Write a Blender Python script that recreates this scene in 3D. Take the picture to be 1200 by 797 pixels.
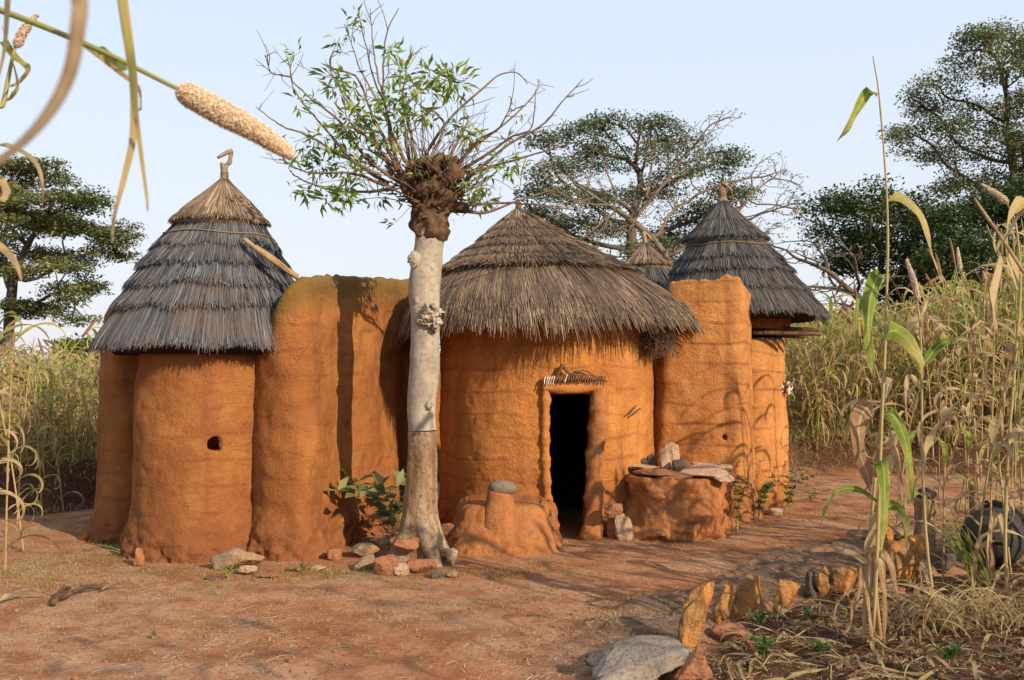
import bpy, math, random
import numpy as np
from mathutils import Vector, noise as mn

for _o in list(bpy.data.objects):
    bpy.data.objects.remove(_o)
SC = bpy.context.scene
COL = SC.collection
F = 1150.0          # focal length in photo pixels (1200 wide)
HZ = 430.0          # horizon row of the photo
EYE = 1.6
rng = np.random.default_rng(7)
random.seed(7)

# ------------------------------------------------------------------ camera
cam_d = bpy.data.cameras.new('camera')
cam = bpy.data.objects.new('camera', cam_d)
COL.objects.link(cam)
cam.location = (0, 0, EYE)
cam.rotation_euler = (math.radians(90), 0, 0)
cam_d.sensor_width = 36.0
cam_d.lens = 34.5
cam_d.shift_y = 31.5/1200
cam_d.clip_start = 0.05
cam_d.clip_end = 1500
cam_d.dof.use_dof = True
cam_d.dof.focus_distance = 9.0
cam_d.dof.aperture_fstop = 7.5
SC.camera = cam

# ------------------------------------------------------------------ sky and sun
SUN_EL = math.radians(27)
SUN_AZ = math.radians(135)       # clockwise from +Y: the sun stands behind the camera to the right
world = bpy.data.worlds.new('World'); SC.world = world
world.use_nodes = True
wn = world.node_tree; wn.nodes.clear()
sky = wn.nodes.new('ShaderNodeTexSky'); sky.sky_type = 'NISHITA'; sky.sun_disc = False
sky.sun_elevation = SUN_EL; sky.sun_rotation = SUN_AZ
sky.air_density = 1.0; sky.dust_density = 2.0; sky.ozone_density = 1.0
# milky harmattan veil over the clear sky, thicker towards the horizon
tc = wn.nodes.new('ShaderNodeTexCoord')
sep = wn.nodes.new('ShaderNodeSeparateXYZ'); wn.links.new(tc.outputs['Generated'], sep.inputs[0])
ramp = wn.nodes.new('ShaderNodeValToRGB'); wn.links.new(sep.outputs['Z'], ramp.inputs[0])
ramp.color_ramp.elements[0].position = 0.0; ramp.color_ramp.elements[0].color = (0.87, 0.85, 0.90, 1)
ramp.color_ramp.elements[1].position = 0.42; ramp.color_ramp.elements[1].color = (0.70, 0.84, 1.0, 1)
e = ramp.color_ramp.elements.new(0.12); e.color = (0.83, 0.88, 0.96, 1)
sc_ = wn.nodes.new('ShaderNodeVectorMath'); sc_.operation = 'SCALE'; sc_.inputs['Scale'].default_value = 8.1
wn.links.new(ramp.outputs[0], sc_.inputs[0])
mx = wn.nodes.new('ShaderNodeMix'); mx.data_type = 'RGBA'; mx.inputs[0].default_value = 0.86
wn.links.new(sky.outputs[0], mx.inputs[6]); wn.links.new(sc_.outputs[0], mx.inputs[7])
bg = wn.nodes.new('ShaderNodeBackground'); bg.inputs[1].default_value = 0.1
wo = wn.nodes.new('ShaderNodeOutputWorld')
wn.links.new(mx.outputs[2], bg.inputs[0]); wn.links.new(bg.outputs[0], wo.inputs[0])

sl = bpy.data.lights.new('sun', 'SUN'); sl.energy = 5.0; sl.angle = math.radians(0.6); sl.color = (1.0, 0.82, 0.58)
sun = bpy.data.objects.new('sun', sl); COL.objects.link(sun)
_d = Vector((-math.sin(SUN_AZ)*math.cos(SUN_EL), -math.cos(SUN_AZ)*math.cos(SUN_EL), -math.sin(SUN_EL)))
sun.rotation_euler = _d.to_track_quat('-Z', 'Y').to_euler()
sun.location = (20, -20, 15)
SC.view_settings.view_transform = 'Standard'
SC.view_settings.look = 'None'
SC.view_settings.exposure = 0.42
SC.view_settings.gamma = 1.0

# ------------------------------------------------------------------ helpers
def W(px, py, Y):
    return np.array([(px-600)/F*Y, Y, EYE+(HZ-py)/F*Y])
def G(px, py):
    "point on flat ground seen at this photo position"
    Y = EYE*F/(py-HZ)
    return np.array([(px-600)/F*Y, Y, 0.0])
def fbm(x, y, z, oct=3):
    s = 0; a = 1
    for _ in range(oct):
        s += a*mn.noise((x, y, z)); a *= .5; x *= 2.03; y *= 2.03; z *= 2.03
    return s
def sstep(a, b, x):
    t = min(1, max(0, (x-a)/(b-a))); return t*t*(3-2*t)
def sstepv(a, b, x):
    t = np.clip((x-a)/(b-a), 0, 1); return t*t*(3-2*t)

class Geo:
    def __init__(s):
        s.V = []; s.Q = []; s.T = []; s.R = []; s.n = 0; s.A2 = []; s.A3 = []; s.mq = []; s.mt = []
    def add(s, V, Q=None, T=None, rnd=0.0, a2=0.0, mat=0, a3=None):
        V = np.asarray(V, float).reshape(-1, 3); k = len(V)
        s.A3.append(np.full(k, .5) if a3 is None else np.asarray(a3, float))
        s.V.append(V)
        s.R.append(np.broadcast_to(np.asarray(rnd, float), (k,)) if np.ndim(rnd) == 0 else np.asarray(rnd, float))
        s.A2.append(np.broadcast_to(np.asarray(a2, float), (k,)) if np.ndim(a2) == 0 else np.asarray(a2, float))
        if Q is not None and len(Q):
            Q = np.asarray(Q, int).reshape(-1, 4)+s.n; s.Q.append(Q); s.mq.append(np.full(len(Q), mat))
        if T is not None and len(T):
            T = np.asarray(T, int).reshape(-1, 3)+s.n; s.T.append(T); s.mt.append(np.full(len(T), mat))
        s.n += k
    def merge(s, o, offset=(0, 0, 0), rot=0.0, scale=1.0, drnd=None):
        V = np.concatenate(o.V)
        c, n = math.cos(rot), math.sin(rot)
        M = np.array([[c, -n, 0], [n, c, 0], [0, 0, 1]])
        V2 = (V*scale) @ M.T + np.array(offset)
        s.add(V2, np.concatenate(o.Q) if o.Q else None, np.concatenate(o.T) if o.T else None,
              np.concatenate(o.R), np.concatenate(o.A2))
    def mesh(s, name, mats, smooth=True):
        V = np.concatenate(s.V); me = bpy.data.meshes.new(name)
        Q = np.concatenate(s.Q) if s.Q else np.zeros((0, 4), int)
        T = np.concatenate(s.T) if s.T else np.zeros((0, 3), int)
        me.vertices.add(len(V)); me.vertices.foreach_set('co', V.ravel())
        nl = Q.size+T.size
        me.loops.add(nl); me.loops.foreach_set('vertex_index', np.concatenate([Q.ravel(), T.ravel()]))
        me.polygons.add(len(Q)+len(T))
        st = np.concatenate([np.arange(len(Q))*4, Q.size+np.arange(len(T))*3])
        me.polygons.foreach_set('loop_start', st)
        me.polygons.foreach_set('use_smooth', np.full(len(Q)+len(T), smooth))
        if not isinstance(mats, (list, tuple)): mats = [mats]
        for m in mats: me.materials.append(m)
        if len(mats) > 1:
            mi = np.concatenate(s.mq+s.mt); me.polygons.foreach_set('material_index', mi)
        me.update(calc_edges=True); me.validate()
        for nm, arr in (('rnd', s.R), ('v', s.A2), ('rib', s.A3)):
            at = me.attributes.new(nm, 'FLOAT', 'POINT'); at.data.foreach_set('value', np.concatenate(arr).astype(np.float32))
        return me
    def build(s, name, mats, parent=None, smooth=True):
        "geometry is given in world coordinates; a part is stored relative to its thing"
        me = s.mesh(name, mats, smooth)
        o = bpy.data.objects.new(name, me); COL.objects.link(o)
        org = world_loc(parent) if parent else None
        if parent is None:
            V = np.concatenate(s.V); c = np.array([V[:, 0].mean(), V[:, 1].mean(), V[:, 2].min()])
            me.transform(__import__('mathutils').Matrix.Translation(Vector(-c))); o.location = c
        else:
            me.transform(__import__('mathutils').Matrix.Translation(-org)); o.parent = parent
        return o
def world_loc(o):
    p = Vector((0, 0, 0))
    while o: p += o.location; o = o.parent
    return p
def tag(o, label=None, cat=None, group=None, kind=None):
    if label: o['label'] = label
    if cat: o['category'] = cat
    if group: o['group'] = group
    if kind: o['kind'] = kind
    return o
def thing(name, label, cat, loc, group=None):
    o = bpy.data.objects.new(name, None); COL.objects.link(o); o.location = loc
    o.empty_display_size = .2
    return tag(o, label, cat, group)

def catmull(P, n):
    P = np.asarray(P, float); m = len(P)
    if m == 2: return P[0]+(P[1]-P[0])*np.linspace(0, 1, n)[:, None]
    E = np.vstack([2*P[0]-P[1], P, 2*P[-1]-P[-2]])
    t = np.linspace(0, m-1-1e-9, n); i = t.astype(int); f = (t-i)[:, None]
    p0, p1, p2, p3 = E[i], E[i+1], E[i+2], E[i+3]
    return .5*((2*p1)+(-p0+p2)*f+(2*p0-5*p1+4*p2-p3)*f**2+(-p0+3*p1-3*p2+p3)*f**3)
def resample(P, n, closed=False):
    P = np.asarray(P, float)
    if closed: P = np.vstack([P, P[:1]])
    d = np.r_[0, np.cumsum(np.linalg.norm(np.diff(P, axis=0), axis=1))]
    t = np.linspace(0, d[-1], n, endpoint=not closed)
    return np.stack([np.interp(t, d, P[:, k]) for k in range(P.shape[1])], 1)
def frames(P):
    T = np.gradient(P, axis=0); T /= np.linalg.norm(T, axis=1)[:, None]+1e-12
    U = np.zeros_like(T); u = np.array([0, 0, 1.]) if abs(T[0, 2]) < .9 else np.array([1., 0, 0])
    for i in range(len(P)):
        u = u-T[i]*np.dot(u, T[i]); u /= np.linalg.norm(u)+1e-12; U[i] = u
    return T, U, np.cross(T, U)
def tube(g, P, R, sides=6, rnd=.5, a2=None, cap=True, mat=0, lump=0, lsc=8):
    P = np.asarray(P, float); n = len(P); R = np.broadcast_to(R, (n,)) if np.ndim(R) == 0 else np.asarray(R)
    T, U, B = frames(P); a = np.arange(sides)*2*math.pi/sides
    D = U[:, None, :]*np.cos(a)[None, :, None]+B[:, None, :]*np.sin(a)[None, :, None]
    V = P[:, None, :]+D*R[:, None, None]
    if lump:
        for i in range(n):
            for j in range(sides):
                p = V[i, j]; V[i, j] = p+D[i, j]*lump*R[i]*fbm(p[0]*lsc, p[1]*lsc, p[2]*lsc, 3)
    V = V.reshape(-1, 3)
    i, j = np.meshgrid(np.arange(n-1), np.arange(sides), indexing='ij'); i = i.ravel(); j = j.ravel(); k = (j+1) % sides
    Q = np.stack([i*sides+j, i*sides+k, (i+1)*sides+k, (i+1)*sides+j], 1)
    Tt = []
    if cap:
        V = np.vstack([V, P[-1]+T[-1]*R[-1]*.3, P[0]-T[0]*R[0]*.3]); c = n*sides
        Tt = [[(n-1)*sides+q, (n-1)*sides+(q+1) % sides, c] for q in range(sides)]+[[(q+1) % sides, q, c+1] for q in range(sides)]
    aa = np.repeat(np.linspace(0, 1, n), sides) if a2 is None else np.full(n*sides, a2)
    if cap: aa = np.r_[aa, aa[-1], aa[0]]
    g.add(V, Q, Tt, rnd, aa, mat)
def blade(g, P, wid, rnd=.5, fold=.25, prof=None, side=None, mat=0, twist=0.0, wave=0.0):
    "a leaf: folded ribbon along P"
    P = np.asarray(P, float); n = len(P); t = np.linspace(0, 1, n)
    if prof is None: w = np.minimum(1, (t+.06)*5)*np.clip(1-t, 0, 1)**.6
    else: w = prof(t)
    w = w*wid/2+.0004
    T = np.gradient(P, axis=0); T /= np.linalg.norm(T, axis=1)[:, None]+1e-12
    s = np.array(side if side is not None else (0, 0, 1.), float)
    if side is None:
        s = np.cross(T.mean(0), [0, 0, 1.]);
        if np.linalg.norm(s) < .05: s = np.array([1., .2, 0])
    S = s[None]-T*(T@s)[:, None]; S /= np.linalg.norm(S, axis=1)[:, None]+1e-12
    N = np.cross(S, T)
    if twist:
        a = (t*twist)[:, None]; S, N = S*np.cos(a)+N*np.sin(a), N*np.cos(a)-S*np.sin(a)
    lift = w[:, None]*fold
    wv = (np.sin(t*17+rnd*9)*wave*wid)[:, None]
    V = np.stack([P-S*w[:, None]+N*(lift+wv), P, P+S*w[:, None]+N*(lift-wv)], 1).reshape(-1, 3)
    i = np.arange(n-1)*3
    Q = np.concatenate([np.stack([i, i+1, i+4, i+3], 1), np.stack([i+1, i+2, i+5, i+4], 1)])
    g.add(V, Q, None, rnd, np.repeat(t, 3), mat, np.tile([0., 1., 0.], n))
def leafquads(g, C, D, L, Wd, N, rnd):
    n = len(C); D = D/(np.linalg.norm(D, axis=1)[:, None]+1e-9)
    S = np.cross(D, N); S /= np.linalg.norm(S, axis=1)[:, None]+1e-9
    L = np.asarray(L)[:, None]; Wd = np.asarray(Wd)[:, None]
    V = np.stack([C, C+D*L*.45-S*Wd*.5, C+D*L, C+D*L*.55+S*Wd*.5], 1).reshape(-1, 3)
    b = np.arange(n)*4
    g.add(V, np.stack([b, b+1, b+2, b+3], 1), None, np.repeat(rnd, 4), 0)
def leafcards(g, C, D, L, Wd, N, rnd, curl=.25):
    "many small leaves at once: C base (n,3), D direction, N approx normal; two quads bent along the length"
    n = len(C); D = D/(np.linalg.norm(D, axis=1)[:, None]+1e-9)
    S = np.cross(D, N); S /= np.linalg.norm(S, axis=1)[:, None]+1e-9; N = np.cross(S, D)
    L = np.asarray(L)[:, None]; Wd = np.asarray(Wd)[:, None]
    m = C+D*L*.5+N*L*curl*.2; tip = C+D*L-N*L*curl*.6
    V = np.stack([C, m-S*Wd*.5, tip, m+S*Wd*.5, m-N*Wd*.12], 1).reshape(-1, 3)
    b = np.arange(n)*5
    T = np.concatenate([np.stack([b, b+4, b+1], 1), np.stack([b+1, b+4, b+2], 1), np.stack([b, b+3, b+4], 1), np.stack([b+4, b+3, b+2], 1)])
    g.add(V, None, T, np.repeat(rnd, 5), 0)
def rv(n, k=3):
    v = rng.normal(size=(n, k)); return v/np.linalg.norm(v, axis=1)[:, None]

_ico = {}
def ico(sub):
    if sub not in _ico:
        import bmesh
        b = bmesh.new(); bmesh.ops.create_icosphere(b, subdivisions=sub, radius=1)
        _ico[sub] = (np.array([v.co[:] for v in b.verts]), np.array([[v.index for v in f.verts] for f in b.faces])); b.free()
    return _ico[sub]
def blob(g, c, r, sub=3, amp=.2, sc=1.5, seed=0, facets=0, rot=None, rnd=.5, a2=0, mat=0, fine=0.0, box=0.0, taper=0.0):
    "a lumpy or faceted stone: sphere, cut by random planes, then roughened"
    V, T = ico(sub); V = V.copy(); rr = np.random.default_rng(seed+99)
    if box:
        B_ = V/np.abs(V).max(1)[:, None]; V = V*(1-box)+B_*box*.88
    for _ in range(facets):
        n = rr.normal(size=3); n /= np.linalg.norm(n); h = rr.uniform(.5, .82)
        d = V@n; V -= n[None]*np.clip(d-h, 0, None)[:, None]
    if taper: V = V*np.c_[1-taper*(V[:, 2]*.5+.5), 1-taper*.6*(V[:, 2]*.5+.5), np.ones(len(V))+.25*V[:, 0]*(V[:, 2] > .3)]
    ln = np.linalg.norm(V, axis=1)[:, None]
    for i in range(len(V)):
        p = V[i]; k = amp*fbm(p[0]*sc+seed*3.1, p[1]*sc, p[2]*sc, 3)
        if fine: k += fine*fbm(p[0]*sc*5+seed, p[1]*sc*5, p[2]*sc*5, 2)
        V[i] = p*(1+k)
    V = V*np.array(r)
    if rot is not None:
        from mathutils import Euler
        M = np.array(Euler(rot).to_matrix()); V = V@M.T
    g.add(V+np.array(c), None, T, rnd, a2, mat)
# ------------------------------------------------------------------ materials
class NT:
    def __init__(s, name, rough=.9, spec=.2):
        s.m = bpy.data.materials.new(name); s.m.use_nodes = True; s.t = s.m.node_tree; s.t.nodes.clear()
        s.out = s.n('ShaderNodeOutputMaterial'); s.b = s.n('ShaderNodeBsdfPrincipled')
        s.b.inputs['Roughness'].default_value = rough; s.b.inputs['Specular IOR Level'].default_value = spec
        s.l(s.b.outputs[0], s.out.inputs[0])
        s.tc = s.n('ShaderNodeTexCoord').outputs['Object']
    def n(s, t): return s.t.nodes.new(t)
    def l(s, a, b): s.t.links.new(a, b)
    def setin(s, sock, v):
        if hasattr(v, 'is_linked') or isinstance(v, bpy.types.NodeSocket): s.l(v, sock)
        else:
            if isinstance(v, (tuple, list)) and len(v) == 3 and sock.type == 'RGBA': v = (*v, 1)
            sock.default_value = v
    def mapping(s, scale=(1, 1, 1), co=None):
        m = s.n('ShaderNodeMapping'); m.inputs['Scale'].default_value = scale; s.l(co or s.tc, m.inputs[0]); return m.outputs[0]
    def noise(s, scale, detail=5, rough=.6, co=None, dist=0):
        n = s.n('ShaderNodeTexNoise'); n.inputs['Scale'].default_value = scale; n.inputs['Detail'].default_value = detail
        n.inputs['Roughness'].default_value = rough; n.inputs['Distortion'].default_value = dist
        s.l(co or s.tc, n.inputs[0]); return n.outputs[0]
    def voro(s, scale, co=None, feat='F1'):
        n = s.n('ShaderNodeTexVoronoi'); n.feature = feat; n.inputs['Scale'].default_value = scale; s.l(co or s.tc, n.inputs[0]); return n.outputs[0]
    def wave(s, scale, dist, co=None, d='Z', dsc=1.0):
        n = s.n('ShaderNodeTexWave'); n.bands_direction = d; n.inputs['Scale'].default_value = scale; n.inputs['Distortion'].default_value = dist
        n.inputs['Detail'].default_value = 3; n.inputs['Detail Scale'].default_value = dsc; s.l(co or s.tc, n.inputs[0]); return n.outputs[1]
    def ramp(s, fac, stops, interp='LINEAR'):
        r = s.n('ShaderNodeValToRGB'); s.l(fac, r.inputs[0]); cr = r.color_ramp; cr.interpolation = interp
        while len(cr.elements) > 1: cr.elements.remove(cr.elements[-1])
        for i, (p, c) in enumerate(stops):
            e = cr.elements[0] if i == 0 else cr.elements.new(p)
            e.position = p; e.color = (*c, 1) if not np.isscalar(c) else (c, c, c, 1)
        return r.outputs[0]
    def mix(s, f, a, b, mode='MIX'):
        m = s.n('ShaderNodeMix'); m.data_type = 'RGBA'; m.blend_type = mode
        s.setin(m.inputs[0], f); s.setin(m.inputs[6], a); s.setin(m.inputs[7], b); return m.outputs[2]
    def math(s, op, a, b=0.0, clamp=False):
        m = s.n('ShaderNodeMath'); m.operation = op; m.use_clamp = clamp; s.setin(m.inputs[0], a); s.setin(m.inputs[1], b); return m.outputs[0]
    def attr(s, name):
        a = s.n('ShaderNodeAttribute'); a.attribute_name = name; return a.outputs['Fac']
    def bump(s, h, dist=.01, strength=1.0, prev=None):
        b = s.n('ShaderNodeBump'); b.inputs['Distance'].default_value = dist; b.inputs['Strength'].default_value = strength
        s.l(h, b.inputs['Height'])
        if prev: s.l(prev, b.inputs['Normal'])
        return b.outputs[0]
    def fin(s, col, nrm=None, rough=None):
        s.setin(s.b.inputs['Base Color'], col)
        if nrm: s.l(nrm, s.b.inputs['Normal'])
        if rough is not None: s.setin(s.b.inputs['Roughness'], rough)
        return s.m
    def translucent(s, col, amt):
        t = s.n('ShaderNodeBsdfTranslucent'); s.setin(t.inputs[0], col)
        m = s.n('ShaderNodeMixShader'); m.inputs[0].default_value = amt
        s.l(s.b.outputs[0], m.inputs[1]); s.l(t.outputs[0], m.inputs[2]); s.l(m.outputs[0], s.out.inputs[0])

def mud_mat(name, a=(.48, .18, .055), b=(.40, .125, .032), dark=(.20, .07, .03), moss=.5, lowdark=.6, stain=.5, course=1.0, seed=0):
    k = NT(name, .95, .1)
    v = k.attr('v')
    co = k.mapping((1, 1, 1)); co2 = k.n('ShaderNodeVectorMath'); co2.operation = 'ADD'; co2.inputs[1].default_value = (seed*7.3, seed*3.1, seed*.7); k.l(co, co2.inputs[0]); co = co2.outputs[0]
    n1 = k.noise(1.6, 6, .62, co); n2 = k.noise(9, 6, .7, co); n3 = k.noise(55, 4, .7, co)
    c = k.mix(k.ramp(n1, [(.36, 0.), (.66, 1.)]), a, b)
    c = k.mix(k.ramp(n2, [(.38, 0.), (.72, .75)]), c, (a[0]*1.18, a[1]*1.25, a[2]*1.45))
    c = k.mix(k.ramp(n3, [(.3, .5), (.55, 0.)]), c, dark)
    c = k.mix(k.ramp(k.noise(3.7, 7, .72, co), [(.50, 0.), (.70, .55)]), c, (dark[0]*1.35, dark[1]*1.35, dark[2]*1.3))
    c = k.mix(k.ramp(k.noise(.8, 3, .6, co), [(.42, 0.), (.62, .55)]), c, (a[0]*.62, a[1]*.55, a[2]*.6))
    # coursing of the hand-laid mud
    w = k.wave(1.45, 2.2, co, 'Z', 1.3)
    wl = k.ramp(w, [(.0, 1.), (.10, .0)])
    wl = k.math('MULTIPLY', wl, k.ramp(k.noise(2.2, 3, .5, co), [(.42, 0.), (.60, .50*course)]))
    c = k.mix(wl, c, dark)
    # vertical wash stains
    st = k.noise(1.0, 5, .6, k.mapping((5.5, 5.5, .7), co)); c = k.mix(k.ramp(st, [(.50, 0.), (.66, stain)]), c, dark)
    lt = k.noise(1.0, 4, .6, k.mapping((3.5, 3.5, 1.1), co)); c = k.mix(k.ramp(lt, [(.56, 0.), (.75, .35)]), c, (a[0]*1.15, a[1]*1.45, a[2]*2.0))
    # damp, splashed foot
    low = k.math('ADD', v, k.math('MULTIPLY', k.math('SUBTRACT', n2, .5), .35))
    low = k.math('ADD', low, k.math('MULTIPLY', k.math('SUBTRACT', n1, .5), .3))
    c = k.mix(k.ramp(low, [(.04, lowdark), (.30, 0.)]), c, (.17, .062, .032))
    # algae on the weathered top
    if moss:
        top = k.math('ADD', v, k.math('MULTIPLY', k.math('SUBTRACT', n2, .5), .16))
        c = k.mix(k.ramp(top, [(.90, 0.), (1.0, moss)]), c, (.15, .10, .032))
    # fine horizontal wiping marks and grit
    hs = k.noise(1.0, 3, .6, k.mapping((9, 9, 110), co))
    h = k.math('ADD', k.math('MULTIPLY', hs, .45), k.math('MULTIPLY', n3, 1.0))
    h = k.math('ADD', h, k.math('MULTIPLY', k.noise(170, 3, .6, co), .45)); h = k.math('ADD', h, k.math('MULTIPLY', n2, 1.6)); h = k.math('ADD', h, k.math('MULTIPLY', k.noise(24, 4, .7, co), 1.0))
    h = k.math('SUBTRACT', h, k.math('MULTIPLY', wl, .7))
    crk = k.ramp(k.voro(3.3, co2.outputs[0] if False else k.noise(1, 1, 1, co) and co, 'DISTANCE_TO_EDGE'), [(0., 1.), (.012, 0.)])
    crk = k.math('MULTIPLY', crk, k.ramp(k.noise(1.7, 2, .5, co), [(.52, 0.), (.6, .6)]))
    h = k.math('SUBTRACT', h, k.math('MULTIPLY', crk, 1.0))
    nm = k.bump(h, .015, .85)
    return k.fin(c, nm)
MUD_L = mud_mat('mud_render_old', a=(.34, .140, .042), b=(.20, .074, .025), moss=.0, lowdark=.75, stain=.55, seed=1)
MUD_WALL = mud_mat('mud_render_wall', a=(.37, .152, .043), b=(.225, .082, .025), moss=.85, lowdark=.6, stain=.45, course=.8, seed=2)
MUD_HUT = mud_mat('mud_render_hut', a=(.50, .204, .054), b=(.36, .128, .034), moss=.0, lowdark=.65, stain=.4, course=1.0, seed=3)
MUD_R = mud_mat('mud_render_pale', a=(.54, .240, .074), b=(.40, .152, .045), moss=.25, lowdark=.6, stain=.5, course=1.2, seed=4)
MUD_BENCH = mud_mat('mud_bench_earth', a=(.42, .178, .062), b=(.28, .104, .040), moss=0, lowdark=.2, stain=.3, course=.0, seed=5)
k = NT('soot_shade_inner_mud', .98, .05); SOOT_SHADE = k.fin(k.mix(k.noise(6), (.012, .008, .006), (.03, .018, .012)))  # soot tone pushed near black, so the room's darkness sits in the colour

def thatch_mat(name, stops, patch=(.30, .17, .09), pf=.6, seed=0):
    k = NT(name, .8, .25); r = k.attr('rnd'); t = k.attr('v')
    c = k.ramp(r, stops)
    co = k.mapping((2.2, 2.2, 3.2)); p = k.noise(1.0+seed*.07, 4, .6, co)
    c = k.mix(k.ramp(p, [(.47, 0.), (.64, pf)]), c, k.mix(r, patch, tuple(x*.45 for x in patch)))
    c = k.mix(k.ramp(t, [(0., .25), (.35, 0.), (1., 0.)]), c, (.03, .022, .018))  # straw roots darkened in colour, standing in for shade under the course above
    k.translucent(c, .06)
    return k.fin(c)
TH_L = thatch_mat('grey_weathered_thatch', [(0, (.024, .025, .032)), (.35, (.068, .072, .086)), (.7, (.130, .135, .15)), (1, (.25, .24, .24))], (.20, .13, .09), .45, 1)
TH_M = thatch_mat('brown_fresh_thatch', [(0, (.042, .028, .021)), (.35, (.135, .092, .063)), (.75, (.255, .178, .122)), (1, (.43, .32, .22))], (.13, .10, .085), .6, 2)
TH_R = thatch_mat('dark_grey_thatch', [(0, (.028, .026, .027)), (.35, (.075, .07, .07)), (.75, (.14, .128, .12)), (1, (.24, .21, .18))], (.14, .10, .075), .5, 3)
k = NT('thatch_bed', .95, .05); BED = k.fin(k.mix(k.noise(40, 3, .6, k.mapping((1, 1, .2))), (.016, .012, .010), (.05, .035, .024)))

def bark_mat(name, a, b, d, sc=6, bd=.02, stretch=.35):
    k = NT(name, .9, .15); co = k.mapping((1, 1, stretch))
    n1 = k.noise(sc, 6, .65, co); n2 = k.noise(sc*5, 4, .7)
    c = k.mix(k.ramp(n1, [(.38, 0.), (.62, 1.)]), a, b); c = k.mix(k.ramp(n2, [(.30, .8), (.48, 0.)]), c, d)
    h = k.math('ADD', n1, k.math('MULTIPLY', n2, .5))
    return k.fin(c, k.bump(h, bd, .8))
BARK_W = bark_mat('pale_grey_bark', (.38, .33, .26), (.25, .21, .165), (.14, .11, .08), 5, .01, .7)
BARK_B = bark_mat('peeled_brown_bark', (.17, .095, .05), (.33, .235, .155), (.05, .03, .02), 6, .035, .28)
BARK_K = bark_mat('knotted_dark_bark', (.07, .042, .028), (.17, .10, .055), (.015, .01, .008), 16, .03, 1)
BARK_S = bark_mat('shoot_bark', (.12, .078, .055), (.21, .15, .105), (.06, .038, .027), 20, .003, .3)
BARK_F = bark_mat('far_tree_bark', (.20, .16, .125), (.29, .23, .17), (.06, .045, .035), 2, .03, .3)
BARK_D = bark_mat('dark_tree_bark', (.085, .068, .054), (.14, .11, .085), (.03, .025, .02), 2, .03, .3)
BARK_T = bark_mat('bare_tree_bark', (.13, .10, .075), (.21, .155, .11), (.06, .045, .035), 2, .03, .3)
WOODG = bark_mat('weathered_grey_wood', (.21, .145, .10), (.31, .22, .15), (.06, .045, .035), 20, .006, .15)
WOODY = bark_mat('dry_pole_wood', (.36, .25, .14), (.26, .17, .09), (.10, .06, .035), 20, .004, .15)

def leaf_mat(name, stops, tr=.3, rough=.55):
    k = NT(name, rough, .35); r = k.attr('rnd'); c = k.ramp(r, stops); k.translucent(c, tr); return k.fin(c)
LF_NEAR = leaf_mat('fresh_green_leaf', [(0, (.04, .09, .015)), (.45, (.13, .22, .03)), (.8, (.30, .36, .06)), (1, (.46, .38, .10))], .4)
LF_MID = leaf_mat('grey_green_leaf', [(0, (.055, .072, .025)), (.6, (.13, .155, .05)), (1, (.26, .25, .09))], .3)
LF_BACK = leaf_mat('bluish_green_leaf', [(0, (.055, .08, .045)), (.6, (.12, .155, .075)), (1, (.22, .23, .11))], .3)
LF_DARK = leaf_mat('dark_green_leaf', [(0, (.016, .036, .010)), (.6, (.042, .078, .018)), (1, (.13, .16, .035))], .25)
LF_FEATH = leaf_mat('feathery_green_leaf', [(0, (.05, .09, .025)), (.6, (.12, .17, .045)), (1, (.22, .24, .08))], .3)
LF_WEED = leaf_mat('weed_leaf', [(0, (.03, .08, .015)), (.6, (.08, .16, .03)), (1, (.20, .24, .06))], .3)

def millet_mat(name, tint=0.0):
    k = NT(name, .6, .3); r = k.attr('rnd'); t = k.attr('v')
    x = k.math('ADD', r, k.math('MULTIPLY', t, .35)); x = k.math('ADD', x, tint)
    x = k.math('ADD', x, k.math('MULTIPLY', k.math('SUBTRACT', k.noise(14, 3, .6), .5), .6))
    rb = k.attr('rib'); x = k.math('ADD', x, k.ramp(rb, [(.0, .16), (.22, 0.)]))
    c = k.ramp(x, [(0., (.09, .19, .02)), (.28, (.24, .35, .045)), (.45, (.50, .46, .10)), (.62, (.66, .52, .24)), (.85, (.68, .50, .30)), (1.0, (.38, .21, .11))])
    vn = k.math('SINE', k.math('MULTIPLY', rb, 44.0)); c = k.mix(k.math('MULTIPLY', k.math('ADD', vn, 1.0), .10), c, (.12, .10, .03))
    c = k.mix(k.ramp(rb, [(.84, 0.), (.93, .55)]), c, (.62, .55, .30))
    c = k.mix(k.ramp(k.noise(45, 4, .7), [(.60, 0.), (.68, .55)]), c, (.22, .11, .05))
    k.translucent(c, .5)
    return k.fin(c, k.bump(vn, .0015, .6))
MILLET = millet_mat('millet_leaf'); 
k = NT('millet_stem', .6, .3); MSTEM = k.fin(k.ramp(k.math('ADD', k.attr('rnd'), k.math('MULTIPLY', k.math('SUBTRACT', k.noise(9, 3, .6), .5), .5)), [(0, (.14, .17, .04)), (.4, (.29, .25, .09)), (.7, (.36, .25, .12)), (1, (.26, .13, .07))]))
k = NT('millet_grain', .8, .2); MGRAIN = k.fin(k.ramp(k.attr('rnd'), [(0, (.46, .33, .21)), (.5, (.62, .48, .33)), (1, (.74, .64, .50))]))
k = NT('grey_millet_grain', .85, .2); MGRAIN2 = k.fin(k.ramp(k.attr('rnd'), [(0, (.28, .20, .14)), (.5, (.50, .38, .28)), (1, (.66, .55, .44))]))
k = NT('dry_straw', .8, .2); STRAW = k.fin(k.ramp(k.attr('rnd'), [(0, (.22, .13, .07)), (.5, (.42, .30, .17)), (1, (.62, .52, .36))]))

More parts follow.
